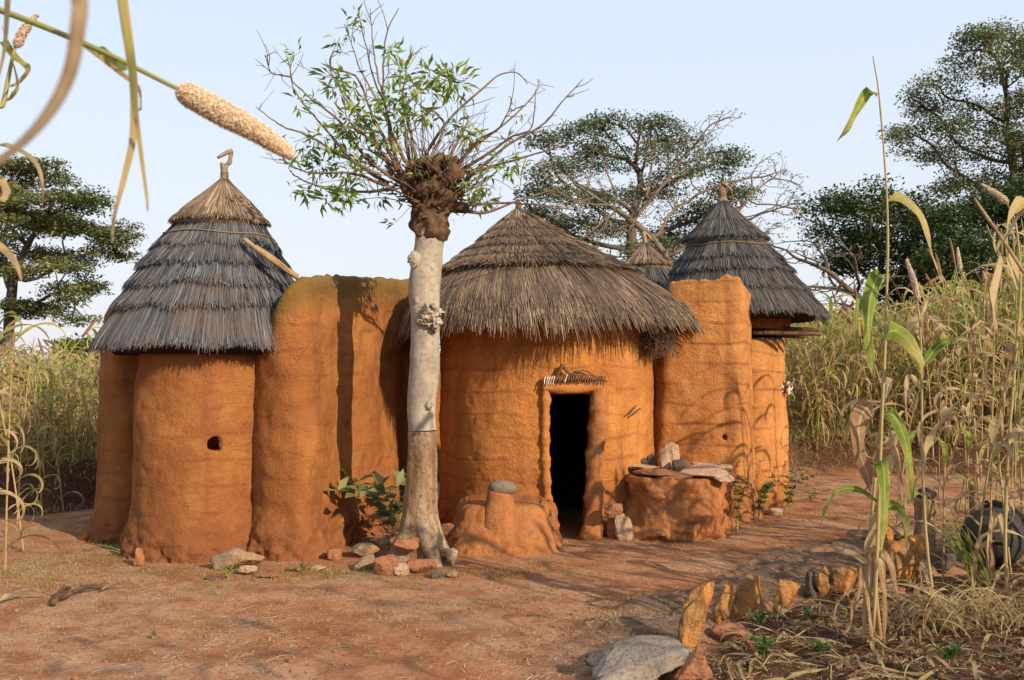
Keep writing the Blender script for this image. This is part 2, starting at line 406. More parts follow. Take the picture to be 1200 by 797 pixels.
def rock_mat(name, a, b, d, orange=0.0, sc=9, lay=(4, 4, 34)):
    k = NT(name, .9, .2); n1 = k.noise(sc, 6, .65); n2 = k.noise(sc*6, 4, .7)
    c = k.mix(k.ramp(n1, [(.38, 0.), (.64, 1.)]), a, b); c = k.mix(k.ramp(n2, [(.32, .7), (.5, 0.)]), c, d)
    if orange: c = k.mix(k.ramp(k.noise(sc*.7, 3, .5, k.mapping((1, 1, .5))), [(.45, 0.), (.6, orange)]), c, (.62, .24, .035))
    lay = k.noise(1, 4, .6, k.mapping(lay))
    return k.fin(c, k.bump(k.math('ADD', k.math('ADD', n1, k.math('MULTIPLY', n2, .6)), k.math('MULTIPLY', lay, .5)), .035, 1.0))
RK_GREY = rock_mat('grey_schist', (.33, .24, .165), (.22, .155, .105), (.10, .075, .06), .25)
RK_OR = rock_mat('ochre_schist', (.44, .21, .07), (.17, .105, .065), (.06, .04, .03), .65, 9, (38, 12, 3))
RK_SLAB = rock_mat('grey_slab', (.29, .235, .19), (.19, .15, .12), (.09, .065, .05), 0, 6)
RK_RED = rock_mat('red_laterite', (.38, .165, .08), (.27, .115, .06), (.20, .08, .05))
RK_DK = rock_mat('dark_stone', (.09, .07, .06), (.16, .12, .09), (.04, .032, .028))
RK_PALE = rock_mat('pale_slab', (.54, .36, .24), (.42, .27, .175), (.2, .12, .08))
RK_DOME = rock_mat('smooth_grey_stone', (.22, .165, .125), (.16, .12, .095), (.09, .07, .06), 0, 5)
k = NT('black_fired_clay', .55, .4); POT = k.fin(k.mix(k.noise(5), (.016, .014, .013), (.045, .036, .03)), k.bump(k.noise(25), .01), .8)
k = NT('old_bone', .7, .3); BONE = k.fin(k.mix(k.ramp(k.noise(25), [(.4, 0.), (.6, 1.)]), (.72, .66, .56), (.30, .22, .15)))
k = NT('brown_horn', .6, .3); HORN = k.fin(k.mix(k.noise(20), (.06, .03, .02), (.15, .08, .045)))
k = NT('grass_rope', .9, .1); ROPE = k.fin(k.mix(k.noise(60), (.28, .19, .11), (.15, .10, .06)))

# ground
k = NT('red_earth', .97, .08)
ro, so = k.attr('rnd'), k.attr('v')
n1 = k.noise(.55, 6, .6); n2 = k.noise(3.2, 7, .68); n3 = k.noise(26, 5, .72); n4 = k.noise(110, 3, .7)
c = k.mix(k.ramp(n1, [(.42, 0.), (.58, 1.)]), (.44, .185, .09), (.50, .285, .18))
c = k.mix(k.ramp(n2, [(.45, 0.), (.62, .85)]), c, (.29, .105, .05))
c = k.mix(k.ramp(n2, [(.30, .65), (.44, 0.)]), c, (.47, .29, .17))
c = k.mix(k.ramp(n3, [(.33, .75), (.48, 0.)]), c, (.20, .08, .042))
c = k.mix(k.ramp(n3, [(.58, 0.), (.74, .7)]), c, (.53, .36, .21))
c = k.mix(k.ramp(n4, [(.62, 0.), (.72, .6)]), c, (.58, .42, .26))
c = k.mix(k.math('MULTIPLY', k.ramp(k.noise(4.6, 5, .7), [(.5, 0.), (.64, .6)]), k.ramp(k.noise(60, 2, .6), [(.45, 0.), (.6, 1.)])), c, (.26, .20, .08))
rk = k.mix(k.ramp(k.noise(4, 6, .65), [(.35, 0.), (.65, 1.)]), (.17, .10, .068), (.26, .165, .112)); rk = k.mix(k.ramp(n3, [(.34, .7), (.5, 0.)]), rk, (.09, .055, .04))
c = k.mix(k.math('MULTIPLY', ro, k.ramp(k.noise(2.5, 6, .7), [(.36, .15), (.50, 1.)])), c, rk)
sl_ = k.mix(k.ramp(n3, [(.35, 0.), (.6, 1.)]), (.055, .026, .017), (.13, .06, .036))  # dark field soil; on the banks this tone also stands in for shade
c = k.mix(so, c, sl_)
h = k.math('ADD', k.math('MULTIPLY', n3, 1.4), k.math('MULTIPLY', n4, .8)); h = k.math('ADD', h, k.math('MULTIPLY', n2, 1.2))
GROUND = k.fin(c, k.bump(h, .03, .9))
# ------------------------------------------------------------------ ground
LX = [(-9, -.6), (5.0, -.02), (6.8, .75), (8.36, 2.1), (9.7, 3.5), (12, 6)]       # left rim of the bare rock, (Y, X)
RX = [(-9, .3), (4.6, .60), (5.4, .96), (6.2, 1.42), (6.76, 2.0), (7.3, 2.9), (7.9, 3.8), (9, 5.5)]    # the stone row
def lineL(y): return np.interp(y, [p[0] for p in LX], [p[1] for p in LX])
def lineR(y): return np.interp(y, [p[0] for p in RX], [p[1] for p in RX])
def bank_y(x): return np.interp(x, [-30, -8, -5.2, -4.0, -2, 3, 6, 9, 30], [9.5, 10.0, 11.0, 12.2, 15.0, 15.2, 15.2, 14.2, 11.0])
def gz(x, y, full=False):
    n = fbm(x*.45, y*.45, 0, 3); m = fbm(x*2.4, y*2.4, 5, 3)
    z = .035*n+.014*m
    b = sstep(0, .38, y-bank_y(x)+.3*mn.noise((x*.9, y*.9, 3)))
    z += b*(.50+.05*mn.noise((x*1.5, y*1.5, 8)))
    # bare rock back, left of the stone row
    dl = x-lineL(y)+.4*fbm(x*1.1, y*1.1, 11, 4); dr = lineR(y)-x
    ro = sstep(0, .35, dl)*sstep(-.06, .10, dr)*sstep(10.2, 9.2, y)
    st_ = dl*2.0+.9*fbm(x*1.4, y*1.4, 13, 3); fr_ = st_-math.floor(st_)
    ridge = abs(math.sin((x*1.1+y*.85)*3.0+fbm(x, y, 2, 2)*2.2))
    z += ro*(.02+.05*sstep(0, .10, fr_)*(1-fr_)+.016*ridge+.02*fbm(x*3, y*3, 4, 2))
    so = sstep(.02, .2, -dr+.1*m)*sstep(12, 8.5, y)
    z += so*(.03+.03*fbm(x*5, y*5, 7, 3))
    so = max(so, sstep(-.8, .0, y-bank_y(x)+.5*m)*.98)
    d = min(abs(y-9.2), 1)
    if full: return z, ro, min(so, 1)
    return z
def axis(lo, hi, step, far, grow=1.13):
    a = list(np.arange(lo, hi+step/2, step)); s = step; x = a[-1]
    while x < far: s *= grow; x += s; a.append(x)
    s = step; x = a[0]; pre = []
    while x > -far: s *= grow; x -= s; pre.append(x)
    return np.array(pre[::-1]+a)
gx = axis(-5.2, 6.2, .04, 600); gy = axis(4.4, 12.0, .04, 600)
gX, gY = np.meshgrid(gx, gy, indexing='ij'); shp = gX.shape
vals = np.array([gz(float(a), float(b), True) if abs(a) < 60 and abs(b) < 60 else (.46, 0, .4) for a, b in zip(gX.ravel(), gY.ravel())])
Vg = np.stack([gX.ravel(), gY.ravel(), vals[:, 0]], 1)
i, j = np.meshgrid(np.arange(shp[0]-1), np.arange(shp[1]-1), indexing='ij'); i = i.ravel(); j = j.ravel(); m_ = shp[1]
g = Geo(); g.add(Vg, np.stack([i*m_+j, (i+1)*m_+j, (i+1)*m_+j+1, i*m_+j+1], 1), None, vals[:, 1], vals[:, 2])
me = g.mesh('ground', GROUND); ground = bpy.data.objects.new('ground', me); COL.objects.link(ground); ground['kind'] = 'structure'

# ------------------------------------------------------------------ mud walls
def smooth_ring(P, k):
    for _ in range(k): P = .5*P+.25*(np.roll(P, 1, 0)+np.roll(P, -1, 0))
    return P
def loft(g, bot, top, ztop, rows=100, rnd=.5, flare=.05, lump=.02, seed=0, round_r=.07, zbot=-.12, dent=None, basel=.05, fine=.006, capdrop=0, cr=.18):
    "closed mud body between two outlines, hand-built: flared foot, coursed lumps, rounded top"
    n = len(bot); bot = np.asarray(bot); top = np.asarray(top)
    if np.ndim(ztop) == 0: ztop = np.full(n, ztop)
    area = .5*np.sum(bot[:, 0]*np.roll(bot[:, 1], -1)-np.roll(bot[:, 0], -1)*bot[:, 1])
    sg = 1 if area > 0 else -1
    def nrm(P):
        t = np.roll(P, -1, 0)-np.roll(P, 1, 0); t /= np.linalg.norm(t, axis=1)[:, None]+1e-9
        return np.stack([t[:, 1], -t[:, 0]], 1)*sg
    V = []; A = []
    for r in range(rows+1):
        v = r/rows; P = bot+(top-bot)*(v**.8)
        N = nrm(P); P = P+N*flare*math.exp(-v*7)
        z = zbot+(ztop-zbot-round_r)*v
        d = np.zeros(n)
        for q in range(n):
            x, y, zz = P[q, 0], P[q, 1], z[q]
            e = lump*fbm(x*1.7+seed, y*1.7, zz*1.7, 3)+fine*fbm(x*9+seed, y*9, zz*11, 2)
            ph = zz/cr+.35*mn.noise((x*1.2+seed, y*1.2, zz*.6))
            fr = ph-math.floor(ph); e += .0010*(4*fr*(1-fr))**.5
            if zz < .35: e += basel*(1-zz/.35)*(.5+fbm(x*5+seed, y*5, zz*6, 3))
            if zz < .22: e += .04*(1-zz/.22)*fbm(x*13+seed, y*13, zz*16, 3)
            d[q] = e
        V.append(np.c_[P+N*d[:, None], z]); A.append(np.full(n, v))
    Pl = V[-1][:, :2]; N = nrm(smooth_ring(Pl, 4)); zl = V[-1][:, 2]
    for kk in range(1, 5):
        a = kk/4*math.pi/2
        rr_ = np.array([.7*round_r*(1-math.cos(a))]*n)
        zz = zl+round_r*math.sin(a)
        zz = zz+np.array([.02*fbm(p[0]*6, p[1]*6, seed, 2) for p in Pl])*math.sin(a)
        V.append(np.c_[Pl-N*rr_[:, None], zz]); A.append(np.full(n, 1.0))
    V = np.array(V); R = len(V)
    if dent is not None:
        for c, rad, dep, dv in dent:
            c = np.array(c); dv = np.array(dv)
            D = V.reshape(-1, 3)-c; along = D@dv; perp = D-along[:, None]*dv; pr = np.linalg.norm(perp, axis=1)
            ins = (pr < rad*1.05) & (np.abs(along) < .25)
            W_ = V.reshape(-1, 3)
            rim = (pr >= rad*1.05) & (pr < rad*1.5) & (np.abs(along) < .25)
            W_[rim] += -perp[rim]*((pr[rim]-rad*1.04)/pr[rim])[:, None]*.5
            mid = ins & (pr > rad*.55); W_[mid] += perp[mid]*((rad-pr[mid])/pr[mid])[:, None]; W_[ins] += dv*dep
            V = W_.reshape(V.shape)
    i, j = np.meshgrid(np.arange(R-1), np.arange(n), indexing='ij'); i = i.ravel(); j = j.ravel(); k2 = (j+1) % n
    if sg > 0: Q = np.stack([i*n+j, i*n+k2, (i+1)*n+k2, (i+1)*n+j], 1)
    else: Q = np.stack([i*n+j, (i+1)*n+j, (i+1)*n+k2, i*n+k2], 1)
    b = (R-1)*n; caps = []
    for q in range(n//2-1):
        f = [b+q, b+n-1-q, b+n-2-q, b+q+1]
        caps.append(f[::-1] if sg > 0 else f)
    g.add(V.reshape(-1, 3), np.vstack([Q, np.array(caps)]), None, rnd, np.array(A).ravel())
def ell(cx, cy, rx, ry, n, ph=0, seed=0, wob=.02, pw=2.0):
    a = np.arange(n)*2*math.pi/n+ph
    c, s_ = np.cos(a), np.sin(a)
    w = 1+wob*np.sin(3*a+seed)+wob*.6*np.sin(5*a+seed*2)
    k_ = (np.abs(c)**pw+np.abs(s_)**pw)**(-1/pw)
    return np.stack([cx+rx*c*k_*w, cy+ry*s_*k_*w], 1)
def wall_ring(front, thick, n, sm=6):
    "front path left to right as seen; returns closed ring: front run, then back run"
    fr = resample(catmull(front, 200), n)
    t = np.gradient(fr, axis=0); t /= np.linalg.norm(t, axis=1)[:, None]; N = np.stack([-t[:, 1], t[:, 0]], 1)
    Ns = N.copy()
    for _ in range(40): Ns[1:-1] = .5*Ns[1:-1]+.25*(Ns[2:]+Ns[:-2])
    bk = resample(smooth_path(fr+Ns*thick, 30), n)
    return smooth_ring(np.vstack([fr, bk[::-1]]), sm)
def smooth_path(P, k):
    P = P.copy()
    for _ in range(k): P[1:-1] = .5*P[1:-1]+.25*(P[2:]+P[:-2])
    return P
def pxw(L): return [((px-600)/F*Y, Y) for px, Y in L]

# --- thatch
def thatch(g, apex, cen, prof, rows, dens=1.0, wid=.007, lift=.03, ragged=.06, seed=0, el=(1, 1), fringe=None, swirl=.12):
    """prof: list of (s, r, z) from the apex (s=0) to the eave (s=1); the axis leans from cen at the eave to apex at the top.
    rows: (s0, s1, lift, tone) courses of straws"""
    rr = np.random.default_rng(seed); prof = np.array(prof)
    def pt(s, th):
        r = np.interp(s, prof[:, 0], prof[:, 1]); z = np.interp(s, prof[:, 0], prof[:, 2])
        wz = prof[-1, 2]; k_ = (z-wz)/(prof[0, 2]-wz)
        cx = cen[0]+(apex[0]-cen[0])*k_; cy = cen[1]+(apex[1]-cen[1])*k_
        return np.stack([cx+r*el[0]*np.cos(th), cy+r*el[1]*np.sin(th), z], -1)
    def nr(s, th):
        e = .02; d = pt(np.minimum(s+e, 1), th)-pt(np.maximum(s-e, 0), th); tt = np.stack([-np.sin(th), np.cos(th), 0*th], -1)
        n = np.cross(d, tt); n /= np.linalg.norm(n, axis=-1)[..., None]+1e-9; 
        return n
    for (s0, s1, lf, tone) in rows:
        r1 = np.interp(s1, prof[:, 0], prof[:, 1]); cnt = int(dens*2*math.pi*max(r1, .12)/wid*3.2)
        th = rr.uniform(0, 2*math.pi, cnt)
        w8 = .03*np.array([mn.noise((math.cos(t)*3+seed, math.sin(t)*3, s1*9)) for t in th])+.006*np.array([mn.noise((math.cos(t)*14+seed, math.sin(t)*14, s1*9)) for t in th])
        L0 = s0+rr.uniform(-.03, .03, cnt); L0 = np.clip(L0, 0, 1)
        L1 = s1+w8+rr.normal(0, ragged*(s1-s0)+.006, cnt)
        K = 4; f = np.linspace(0, 1, K+1)
        s = L0[:, None]+(L1-L0)[:, None]*f[None]
        dth = rr.normal(0, swirl, cnt)*.5/ (np.interp(s1, prof[:, 0], prof[:, 1])*4+.4)
        TH = th[:, None]+dth[:, None]*f[None]
        sc_ = np.minimum(s, 1.0); P = pt(sc_, TH); N = nr(sc_, TH)
        lv = (lf+.3*lift*np.array([mn.noise((math.cos(t)*5+seed, math.sin(t)*5, s1*5)) for t in th])[:, None])*f[None]**1.9+rr.uniform(0, .016, cnt)[:, None]*f[None]+.004
        P = P+N*lv[..., None]
        over = np.clip(s-1.0, 0, None)          # beyond the eave the straws hang out and droop
        if over.max() > 0:
            e0 = pt(np.ones_like(s), TH); e1 = pt(np.full_like(s, .93), TH); dd = e0-e1; dd /= np.linalg.norm(dd, axis=-1)[..., None]
            tot = prof[-1, 1]*1.15
            P = P+dd*(over*tot)[..., None]; P[..., 2] -= (over*tot)**1.5*.9
        w_ = wid*rr.uniform(.55, 1.25, cnt)
        tt = np.stack([-np.sin(TH), np.cos(TH), 0*TH], -1)
        a = rr.normal(0, .55, cnt)[:, None]; wd = tt*np.cos(a)[..., None]+N*np.sin(a)[..., None]
        tp = np.array([1, 1, 1, .9, .55])[None]*w_[:, None]/2
        A_ = P-wd*tp[..., None]; B_ = P+wd*tp[..., None]
        V = np.stack([A_, B_], 2).reshape(-1, 3)
        base = (np.arange(cnt)*(K+1)*2)[:, None]+np.arange(K)[None]*2; base = base.ravel()
        Q = np.stack([base, base+1, base+3, base+2], 1)
        rn = np.clip(rr.beta(2.1, 2.4, cnt)+tone+.22*np.array([mn.noise((math.cos(t)*6, math.sin(t)*6, s1*7+seed)) for t in th]), 0, 1)
        if fringe: rn = rn
        g.add(V, Q, None, np.repeat(rn, (K+1)*2), np.tile(np.repeat(f, 2), cnt))
    return pt
def roof_bed(g, apex, cen, prof, el=(1, 1), off=.02, seg=72, under=True):
    prof = np.array(prof); V = []
    a = np.arange(seg)*2*math.pi/seg
    for s, r, z in prof:
        k_ = (z-prof[-1, 2])/(prof[0, 2]-prof[-1, 2]); cx = cen[0]+(apex[0]-cen[0])*k_; cy = cen[1]+(apex[1]-cen[1])*k_
        rr_ = max(r-off, .01); V.append(np.stack([cx+rr_*el[0]*np.cos(a), cy+rr_*el[1]*np.sin(a), np.full(seg, z-off)], 1))
    n = len(V)
    for s, r, z in prof[::-1][:-1]:
        k_ = (z-prof[-1, 2])/(prof[0, 2]-prof[-1, 2]); cx = cen[0]+(apex[0]-cen[0])*k_; cy = cen[1]+(apex[1]-cen[1])*k_
        rr_ = max(r-off-.09, .005); V.append(np.stack([cx+rr_*el[0]*np.cos(a), cy+rr_*el[1]*np.sin(a), np.full(seg, z-off-.10)], 1))
    R = len(V); V = np.concatenate(V)
    i, j = np.meshgrid(np.arange(R-1), np.arange(seg), indexing='ij'); i = i.ravel(); j = j.ravel(); k2 = (j+1) % seg
    g.add(V, np.stack([i*seg+j, (i+1)*seg+j, (i+1)*seg+k2, i*seg+k2], 1), None, .5, .5)
def ring_rope(g, pt, s, off=.03, rad=.006, n=90, rnd=.5, tilt=0.0, wob=.006):
    th = np.linspace(0, 2*math.pi, n); sv = s+tilt*np.cos(th)+wob*np.sin(th*5+1)
    P = pt(sv, th); c = P.mean(0); D = P-c; D[:, 2] = 0; D /= np.linalg.norm(D, axis=1)[:, None]
    tube(g, P+D*off+np.array([0, 0, off*.6]), rad, 5, rnd)
def twisted_knot(g, c, h, r, n=5, seed=0):
    "bundle of straw tied where the roof comes to its point"
    rr = np.random.default_rng(seed)
    for q in range(26):
        a = rr.uniform(0, 6.28); P = [c+np.array([math.cos(a)*r*1.6, math.sin(a)*r*1.6, -h*.55]), c+np.array([math.cos(a)*r*.8, math.sin(a)*r*.8, 0]), c+np.array([math.cos(a+.5)*r*1.1, math.sin(a+.5)*r*1.1, h*rr.uniform(.4, .9)])]
        tube(g, catmull(P, 7), r*.32, 4, rr.uniform(.2, .8))
    for z in (-.1, .0, .1, .2):
        a = np.linspace(0, 6.28, 20); tube(g, np.stack([c[0]+np.cos(a)*r*1.15, c[1]+np.sin(a)*r*1.15, c[2]+h*z+0*a], 1), r*.2, 5, .4)

# ================================================================== left granary tower
LC = np.array([-2.72, 8.75])
tl = thing('granary_tower', 'squat round mud granary left of the tree, tall thatched cone with hooked stick on top', 'granary tower', (LC[0], LC[1], 0))
g = Geo()
hole = np.array(W(249, 522, 8.02))
nb = 300
bot = ell(LC[0], LC[1], .65, .74, nb, .0, 1, .012); top = ell(LC[0]+.03, LC[1]+.0, .595, .62, nb, .0, 1, .01)
# find wall front at the hole
loft(g, bot, top, 1.92, rows=130, flare=.045, lump=.03, seed=3, dent=[((hole[0], 8.10, hole[2]), .060, .38, (-.36, .93, 0))])
tower_wall_l = g.build('wall', MUD_L, tl)
g = Geo()
loft(g, ell(-3.62, 9.5, .37, .55, 160, 0, 2, .03), ell(-3.60, 9.55, .345, .45, 160, 0, 2, .03), 2.17, rows=100, flare=.09, lump=.04, seed=8, round_r=.14)
o = g.build('buttress', MUD_L, tl); o['label'] = 'dark shaded mud pier behind the tower, stained at its foot'
LAP = (W(263, 212, 8.75)[0], 8.75)
profL = [(0, .03, 3.24), (.12, .19, 3.10), (.30, .37, 2.90), (.31, .38, 2.87), (.55, .59, 2.54), (.8, .76, 2.17), (1, .915, 1.85)]
elL = (1, .9)
g = Geo(); roof_bed(g, LAP, LC, profL, elL, off=.045)
rf = g.build('thatched_roof', BED, tl)
g = Geo()
rowsL = []
# courses from the eave up, each made of several shallow rows
def courses(L, sub=((0, .0), (.35, .018), (.6, .036))):
    out = []
    for a, b, lf, tone in L:
        for k_, (e_, l_) in enumerate(sub): out.append((a+(b-a)*e_*.5, b+.004*k_, lf*.55*(.25+.375*k_)+.006, tone+(-.06, 0, .06)[k_]))
    return out
rowsL = courses([(.74, 1.06, .012, .05), (.78, 1.03, .0, .0), (.62, .845, .055, .0), (.50, .715, .055, .02), (.40, .60, .06, -.02), (.28, .475, .03, .03)])
ptL = thatch(g, LAP, LC, profL, rowsL, dens=.72, wid=.0075, seed=11, el=elL, ragged=.04)
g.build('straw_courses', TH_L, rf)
g = Geo()
profC = [(0, .025, 3.28), (.2, .11, 3.19), (.6, .27, 3.03), (1, .41, 2.88)]
thatch(g, LAP, (LAP[0]-.04, LC[1]), profC, [(0, .55, .004, .2), (.0, .8, .006, .22), (.25, 1.02, .008, .2), (.4, 1.0, .008, .2), (.5, 1.03, .004, .15), (.55, 1.0, .012, .05)], dens=.8, wid=.006, seed=12, ragged=.03)
roof_bed(g, LAP, (LAP[0]-.04, LC[1]), profC, off=.012)
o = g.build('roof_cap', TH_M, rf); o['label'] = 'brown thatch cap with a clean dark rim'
g = Geo(); ring_rope(g, ptL, .40, .022, .006, tilt=.01); g.build('binding_rope', ROPE, rf)
g = Geo()
ap = np.array([LAP[0], 8.75, 3.25]); twisted_knot(g, ap+np.array([.0, 0, .06]), .12, .028, seed=2)
hk = [ap+np.array([0, 0, .0]), ap+np.array([.015, 0, .14]), W(269, 190, 8.75), W(271, 178, 8.75)]
tube(g, catmull(hk, 12), np.linspace(.022, .019, 12), 8, .5, lump=.25, lsc=20)
tube(g, catmull([W(272, 177, 8.75), W(266, 179, 8.73), W(255, 185, 8.70)], 8), np.linspace(.026, .012, 8), 8, .5, lump=.25, lsc=20)
o = g.build('finial', WOODG, rf); o['label'] = 'hooked grey stick tied at the roof point'
g = Geo()
tube(g, catmull([W(286, 280, 8.30), W(312, 300, 8.26), W(349, 325, 8.35)], 14), np.linspace(.02, .026, 14), 8, .5, lump=.15, lsc=20)
tube(g, catmull([W(300, 288, 8.29), W(330, 309, 8.28), W(350, 329, 8.36)], 10), .012, 6, .5, lump=.15, lsc=20)
tag(g.build('roof_pole', WOODY), 'pale dry pole lying slantwise on the left thatched cone', 'pole')

# ================================================================== connecting wall
g = Geo()
front_b = pxw([(282, 8.60), (290, 8.30), (310, 8.15), (340, 8.10), (357, 8.14), (369, 8.27), (380, 8.52), (396, 8.84), (440, 9.60), (460, 10.2), (475, 10.6), (500, 10.75)])
front_t = pxw([(298, 8.70), (305, 8.38), (320, 8.22), (340, 8.18), (357, 8.22), (369, 8.35), (380, 8.62), (397, 8.94), (440, 9.7), (460, 10.25), (475, 10.65), (500, 10.8)])
M1 = 210
fb = wall_ring(front_b, .34, M1); ft = wall_ring(front_t, .32, M1)
pxs = ft[:M1, 0]/ft[:M1, 1]*F+600
zt = np.interp(pxs, [298, 315, 325, 340, 352, 365, 385, 405, 440, 490, 535], [2.00, 2.05, 2.18, 2.29, 2.345, 2.36, 2.41, 2.45, 2.49, 2.58, 2.6])
zt = zt+np.array([.012*fbm(x*7, 0, 0, 2) for x in ft[:M1, 0]])
loft(g, fb, ft, np.r_[zt, zt[::-1]], rows=150, flare=.05, lump=.05, seed=21, round_r=.09, basel=.07)
mw = g.build('mud_wall', MUD_WALL); tag(mw, 'smooth mud wall with a rounded buttress and mossy top, between the left tower and the tree', 'mud wall')

# ================================================================== middle hut
HC = np.array([.36, 10.3]); HR = 1.10
hut = thing('round_hut', 'round orange mud hut with a dark low doorway and a broad shaggy brown thatched roof', 'hut', (HC[0], HC[1], 0))
dz = 1.345; dzb = -.05
def dl_(z): return np.interp(z, [-.2, .02, .25, .6, 1.0, 1.4], [(656-600)/F*9.24, (654-600)/F*9.24, (647-600)/F*9.24, (644-600)/F*9.24, (643-600)/F*9.24, (644-600)/F*9.24])
def dr_(z): return np.interp(z, [-.2, .02, .25, .6, 1.0, 1.4], [(682-600)/F*9.24, (683-600)/F*9.24, (686-600)/F*9.24, (690-600)/F*9.24, (692-600)/F*9.24, (694-600)/F*9.24])
def hut_wall():
    g = Geo(); n = 420; rows = 170; nd = 26; ztop = 2.35; zb = -.12
    j1 = int(round((dz-zb)/(ztop-zb)*rows))
    zz = np.array([zb+(dz-zb)*r/j1 if r <= j1 else dz+(ztop-dz)*(r-j1)/(rows-j1) for r in range(rows+1)])
    def ring(z, R, inner=False):
        xl, xr = dl_(min(z, dz)), dr_(min(z, dz))
        k = max(0, (z-dz)/(ztop-dz))
        al = math.asin((xl-HC[0])/R); ar = math.asin((xr-HC[0])/R)      # angle from the -Y direction
        a = np.r_[np.linspace(al, ar, nd, endpoint=False), np.linspace(ar, al+2*math.pi, n-nd, endpoint=False)]
        return a
    outs = []; ins = []
    for r, z in enumerate(zz):
        v = (z-zb)/(ztop-zb); R = HR+.02-.03*v+.05*math.exp(-v*12)
        a = ring(z, R); P = np.stack([HC[0]+R*np.sin(a), HC[1]-R*np.cos(a)], 1); N = np.stack([np.sin(a), -np.cos(a)], 1)
        e = np.zeros(n)
        for q in range(n):
            x, y = P[q]; e[q] = .022*fbm(x*1.5+9, y*1.5, z*1.5, 3)+.006*fbm(x*9, y*9, z*11, 2)
            ph = z/.2+.4*mn.noise((x, y, z*.6)); fr = ph-math.floor(ph); e[q] += .001*(4*fr*(1-fr))**.5
            if z < .3: e[q] += .05*(1-z/.3)*(.4+fbm(x*5, y*5, z*6, 3))
        outs.append(np.c_[P+N*e[:, None], np.full(n, z)])
        Ri = HR-.24; a = ring(z, Ri); ins.append(np.stack([HC[0]+Ri*np.sin(a), HC[1]-Ri*np.cos(a), np.full(n, z)], 1))
    V = np.concatenate(outs+ins); off = (rows+1)*n; Q = []
    idx = lambda r, q: r*n+(q % n)
    for r in range(rows):
        for q in range(n):
            if r < j1 and q < nd: continue
            Q.append([idx(r, q), idx(r, q+1), idx(r+1, q+1), idx(r+1, q)])
            Q.append([off+idx(r, q), off+idx(r+1, q), off+idx(r+1, q+1), off+idx(r, q+1)])
    for r in range(j1):
        Q.append([idx(r, 0), idx(r+1, 0), off+idx(r+1, 0), off+idx(r, 0)])
        Q.append([idx(r, nd), off+idx(r, nd), off+idx(r+1, nd), idx(r+1, nd)])
    for q in range(nd): Q.append([idx(j1, q), idx(j1, q+1), off+idx(j1, q+1), off+idx(j1, q)])
    for q in range(n): Q.append([idx(rows, q), idx(rows, q+1), off+idx(rows, q+1), off+idx(rows, q)])
    # two materials: outside render, inside darkened by soot and by shade put into the colour
    Q = np.array(Q); inner = (Q >= off).all(1)
    vv = (V[:, 2]-zb)/(ztop-zb)
    g.add(V, Q[~inner], None, .5, vv, 0)
    g2 = Geo(); g2.add(V, Q[inner], None, .5, vv)
    return g, g2
g, g2 = hut_wall()
hw = g.build('wall', MUD_HUT, hut)
g2.build('inner_wall', SOOT_SHADE, hut)
# door surround: flat left jamb and lintel, fat rolled right jamb
g = Geo()
def hsurf(x, z, out=0.0):
    R = HR+.0+out+.045*math.exp(-(z+.12)/2.47*12); return np.array([x, HC[1]-math.sqrt(max(R*R-(x-HC[0])**2, 0)), z])
L = [hsurf(dl_(z)-.035, z, .018) for z in np.linspace(.12, 1.40, 40)]
tube(g, L, [.042+.007*math.sin(q*1.1)+.004*math.sin(q*2.7) for q in range(40)], 14, .5, .5, lump=.12, lsc=9)
L = [hsurf(x, 1.405+.012*math.sin(x*9), .018) for x in np.linspace(dl_(1.4)-.06, dr_(1.4)+.11, 26)]
tube(g, L, .05, 14, .5, .5, lump=.12, lsc=9)
o = g.build('door_frame', MUD_HUT, hut)
g = Geo()
L = [hsurf(dr_(z)+.066+.012*math.sin(z*7), z, .035) for z in np.linspace(-.05, 1.40, 70)]
tube(g, L, [.074+.016*abs(math.sin(q*.22))-.012*(q > 60)+.03*max(0, 1-q/9) for q in range(70)], 18, .5, .5, lump=.34, lsc=7)
o = g.build('door_jamb', MUD_BENCH, hut); o['label'] = 'thick rolled mud jamb on the right side of the doorway'
# roof
HAP = (W(607, 245, 10.2)[0], 10.2)
profH = [(0, .03, 3.24), (.08, .14, 3.16), (.3, .50, 2.90), (.5, .83, 2.69), (.7, 1.10, 2.51), (.85, 1.28, 2.37), (1, 1.415, 2.22)]
elH = (1.0, .98)
g = Geo(); roof_bed(g, HAP, HC, profH, elH, off=.04); rf = g.build('thatched_roof', BED, hut)
g = Geo()
rowsH = courses([(.56, 1.05, .01, .05), (.62, 1.08, .0, .0), (.66, 1.04, .02, .12)])+[(.84, 1.10, .01, .1), (.9, 1.14, .0, .05)]
rowsH += courses([(.42, .665, .085, .0), (.38, .60, .05, -.02), (.28, .50, .03, .03), (.20, .40, .03, .0), (.12, .30, .025, .05), (.04, .22, .02, .05), (0, .13, .01, .1)])
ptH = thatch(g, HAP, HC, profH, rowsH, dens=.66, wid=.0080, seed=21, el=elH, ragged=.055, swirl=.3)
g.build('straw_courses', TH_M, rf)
g = Geo(); twisted_knot(g, np.array([HAP[0], HAP[1], 3.25]), .09, .022, seed=4); tube(g, catmull([np.array([HAP[0], HAP[1], 3.24]), np.array([HAP[0]+.03, HAP[1], 3.30])], 4), .02, 6, .5); g.build('roof_tip', TH_M, rf)
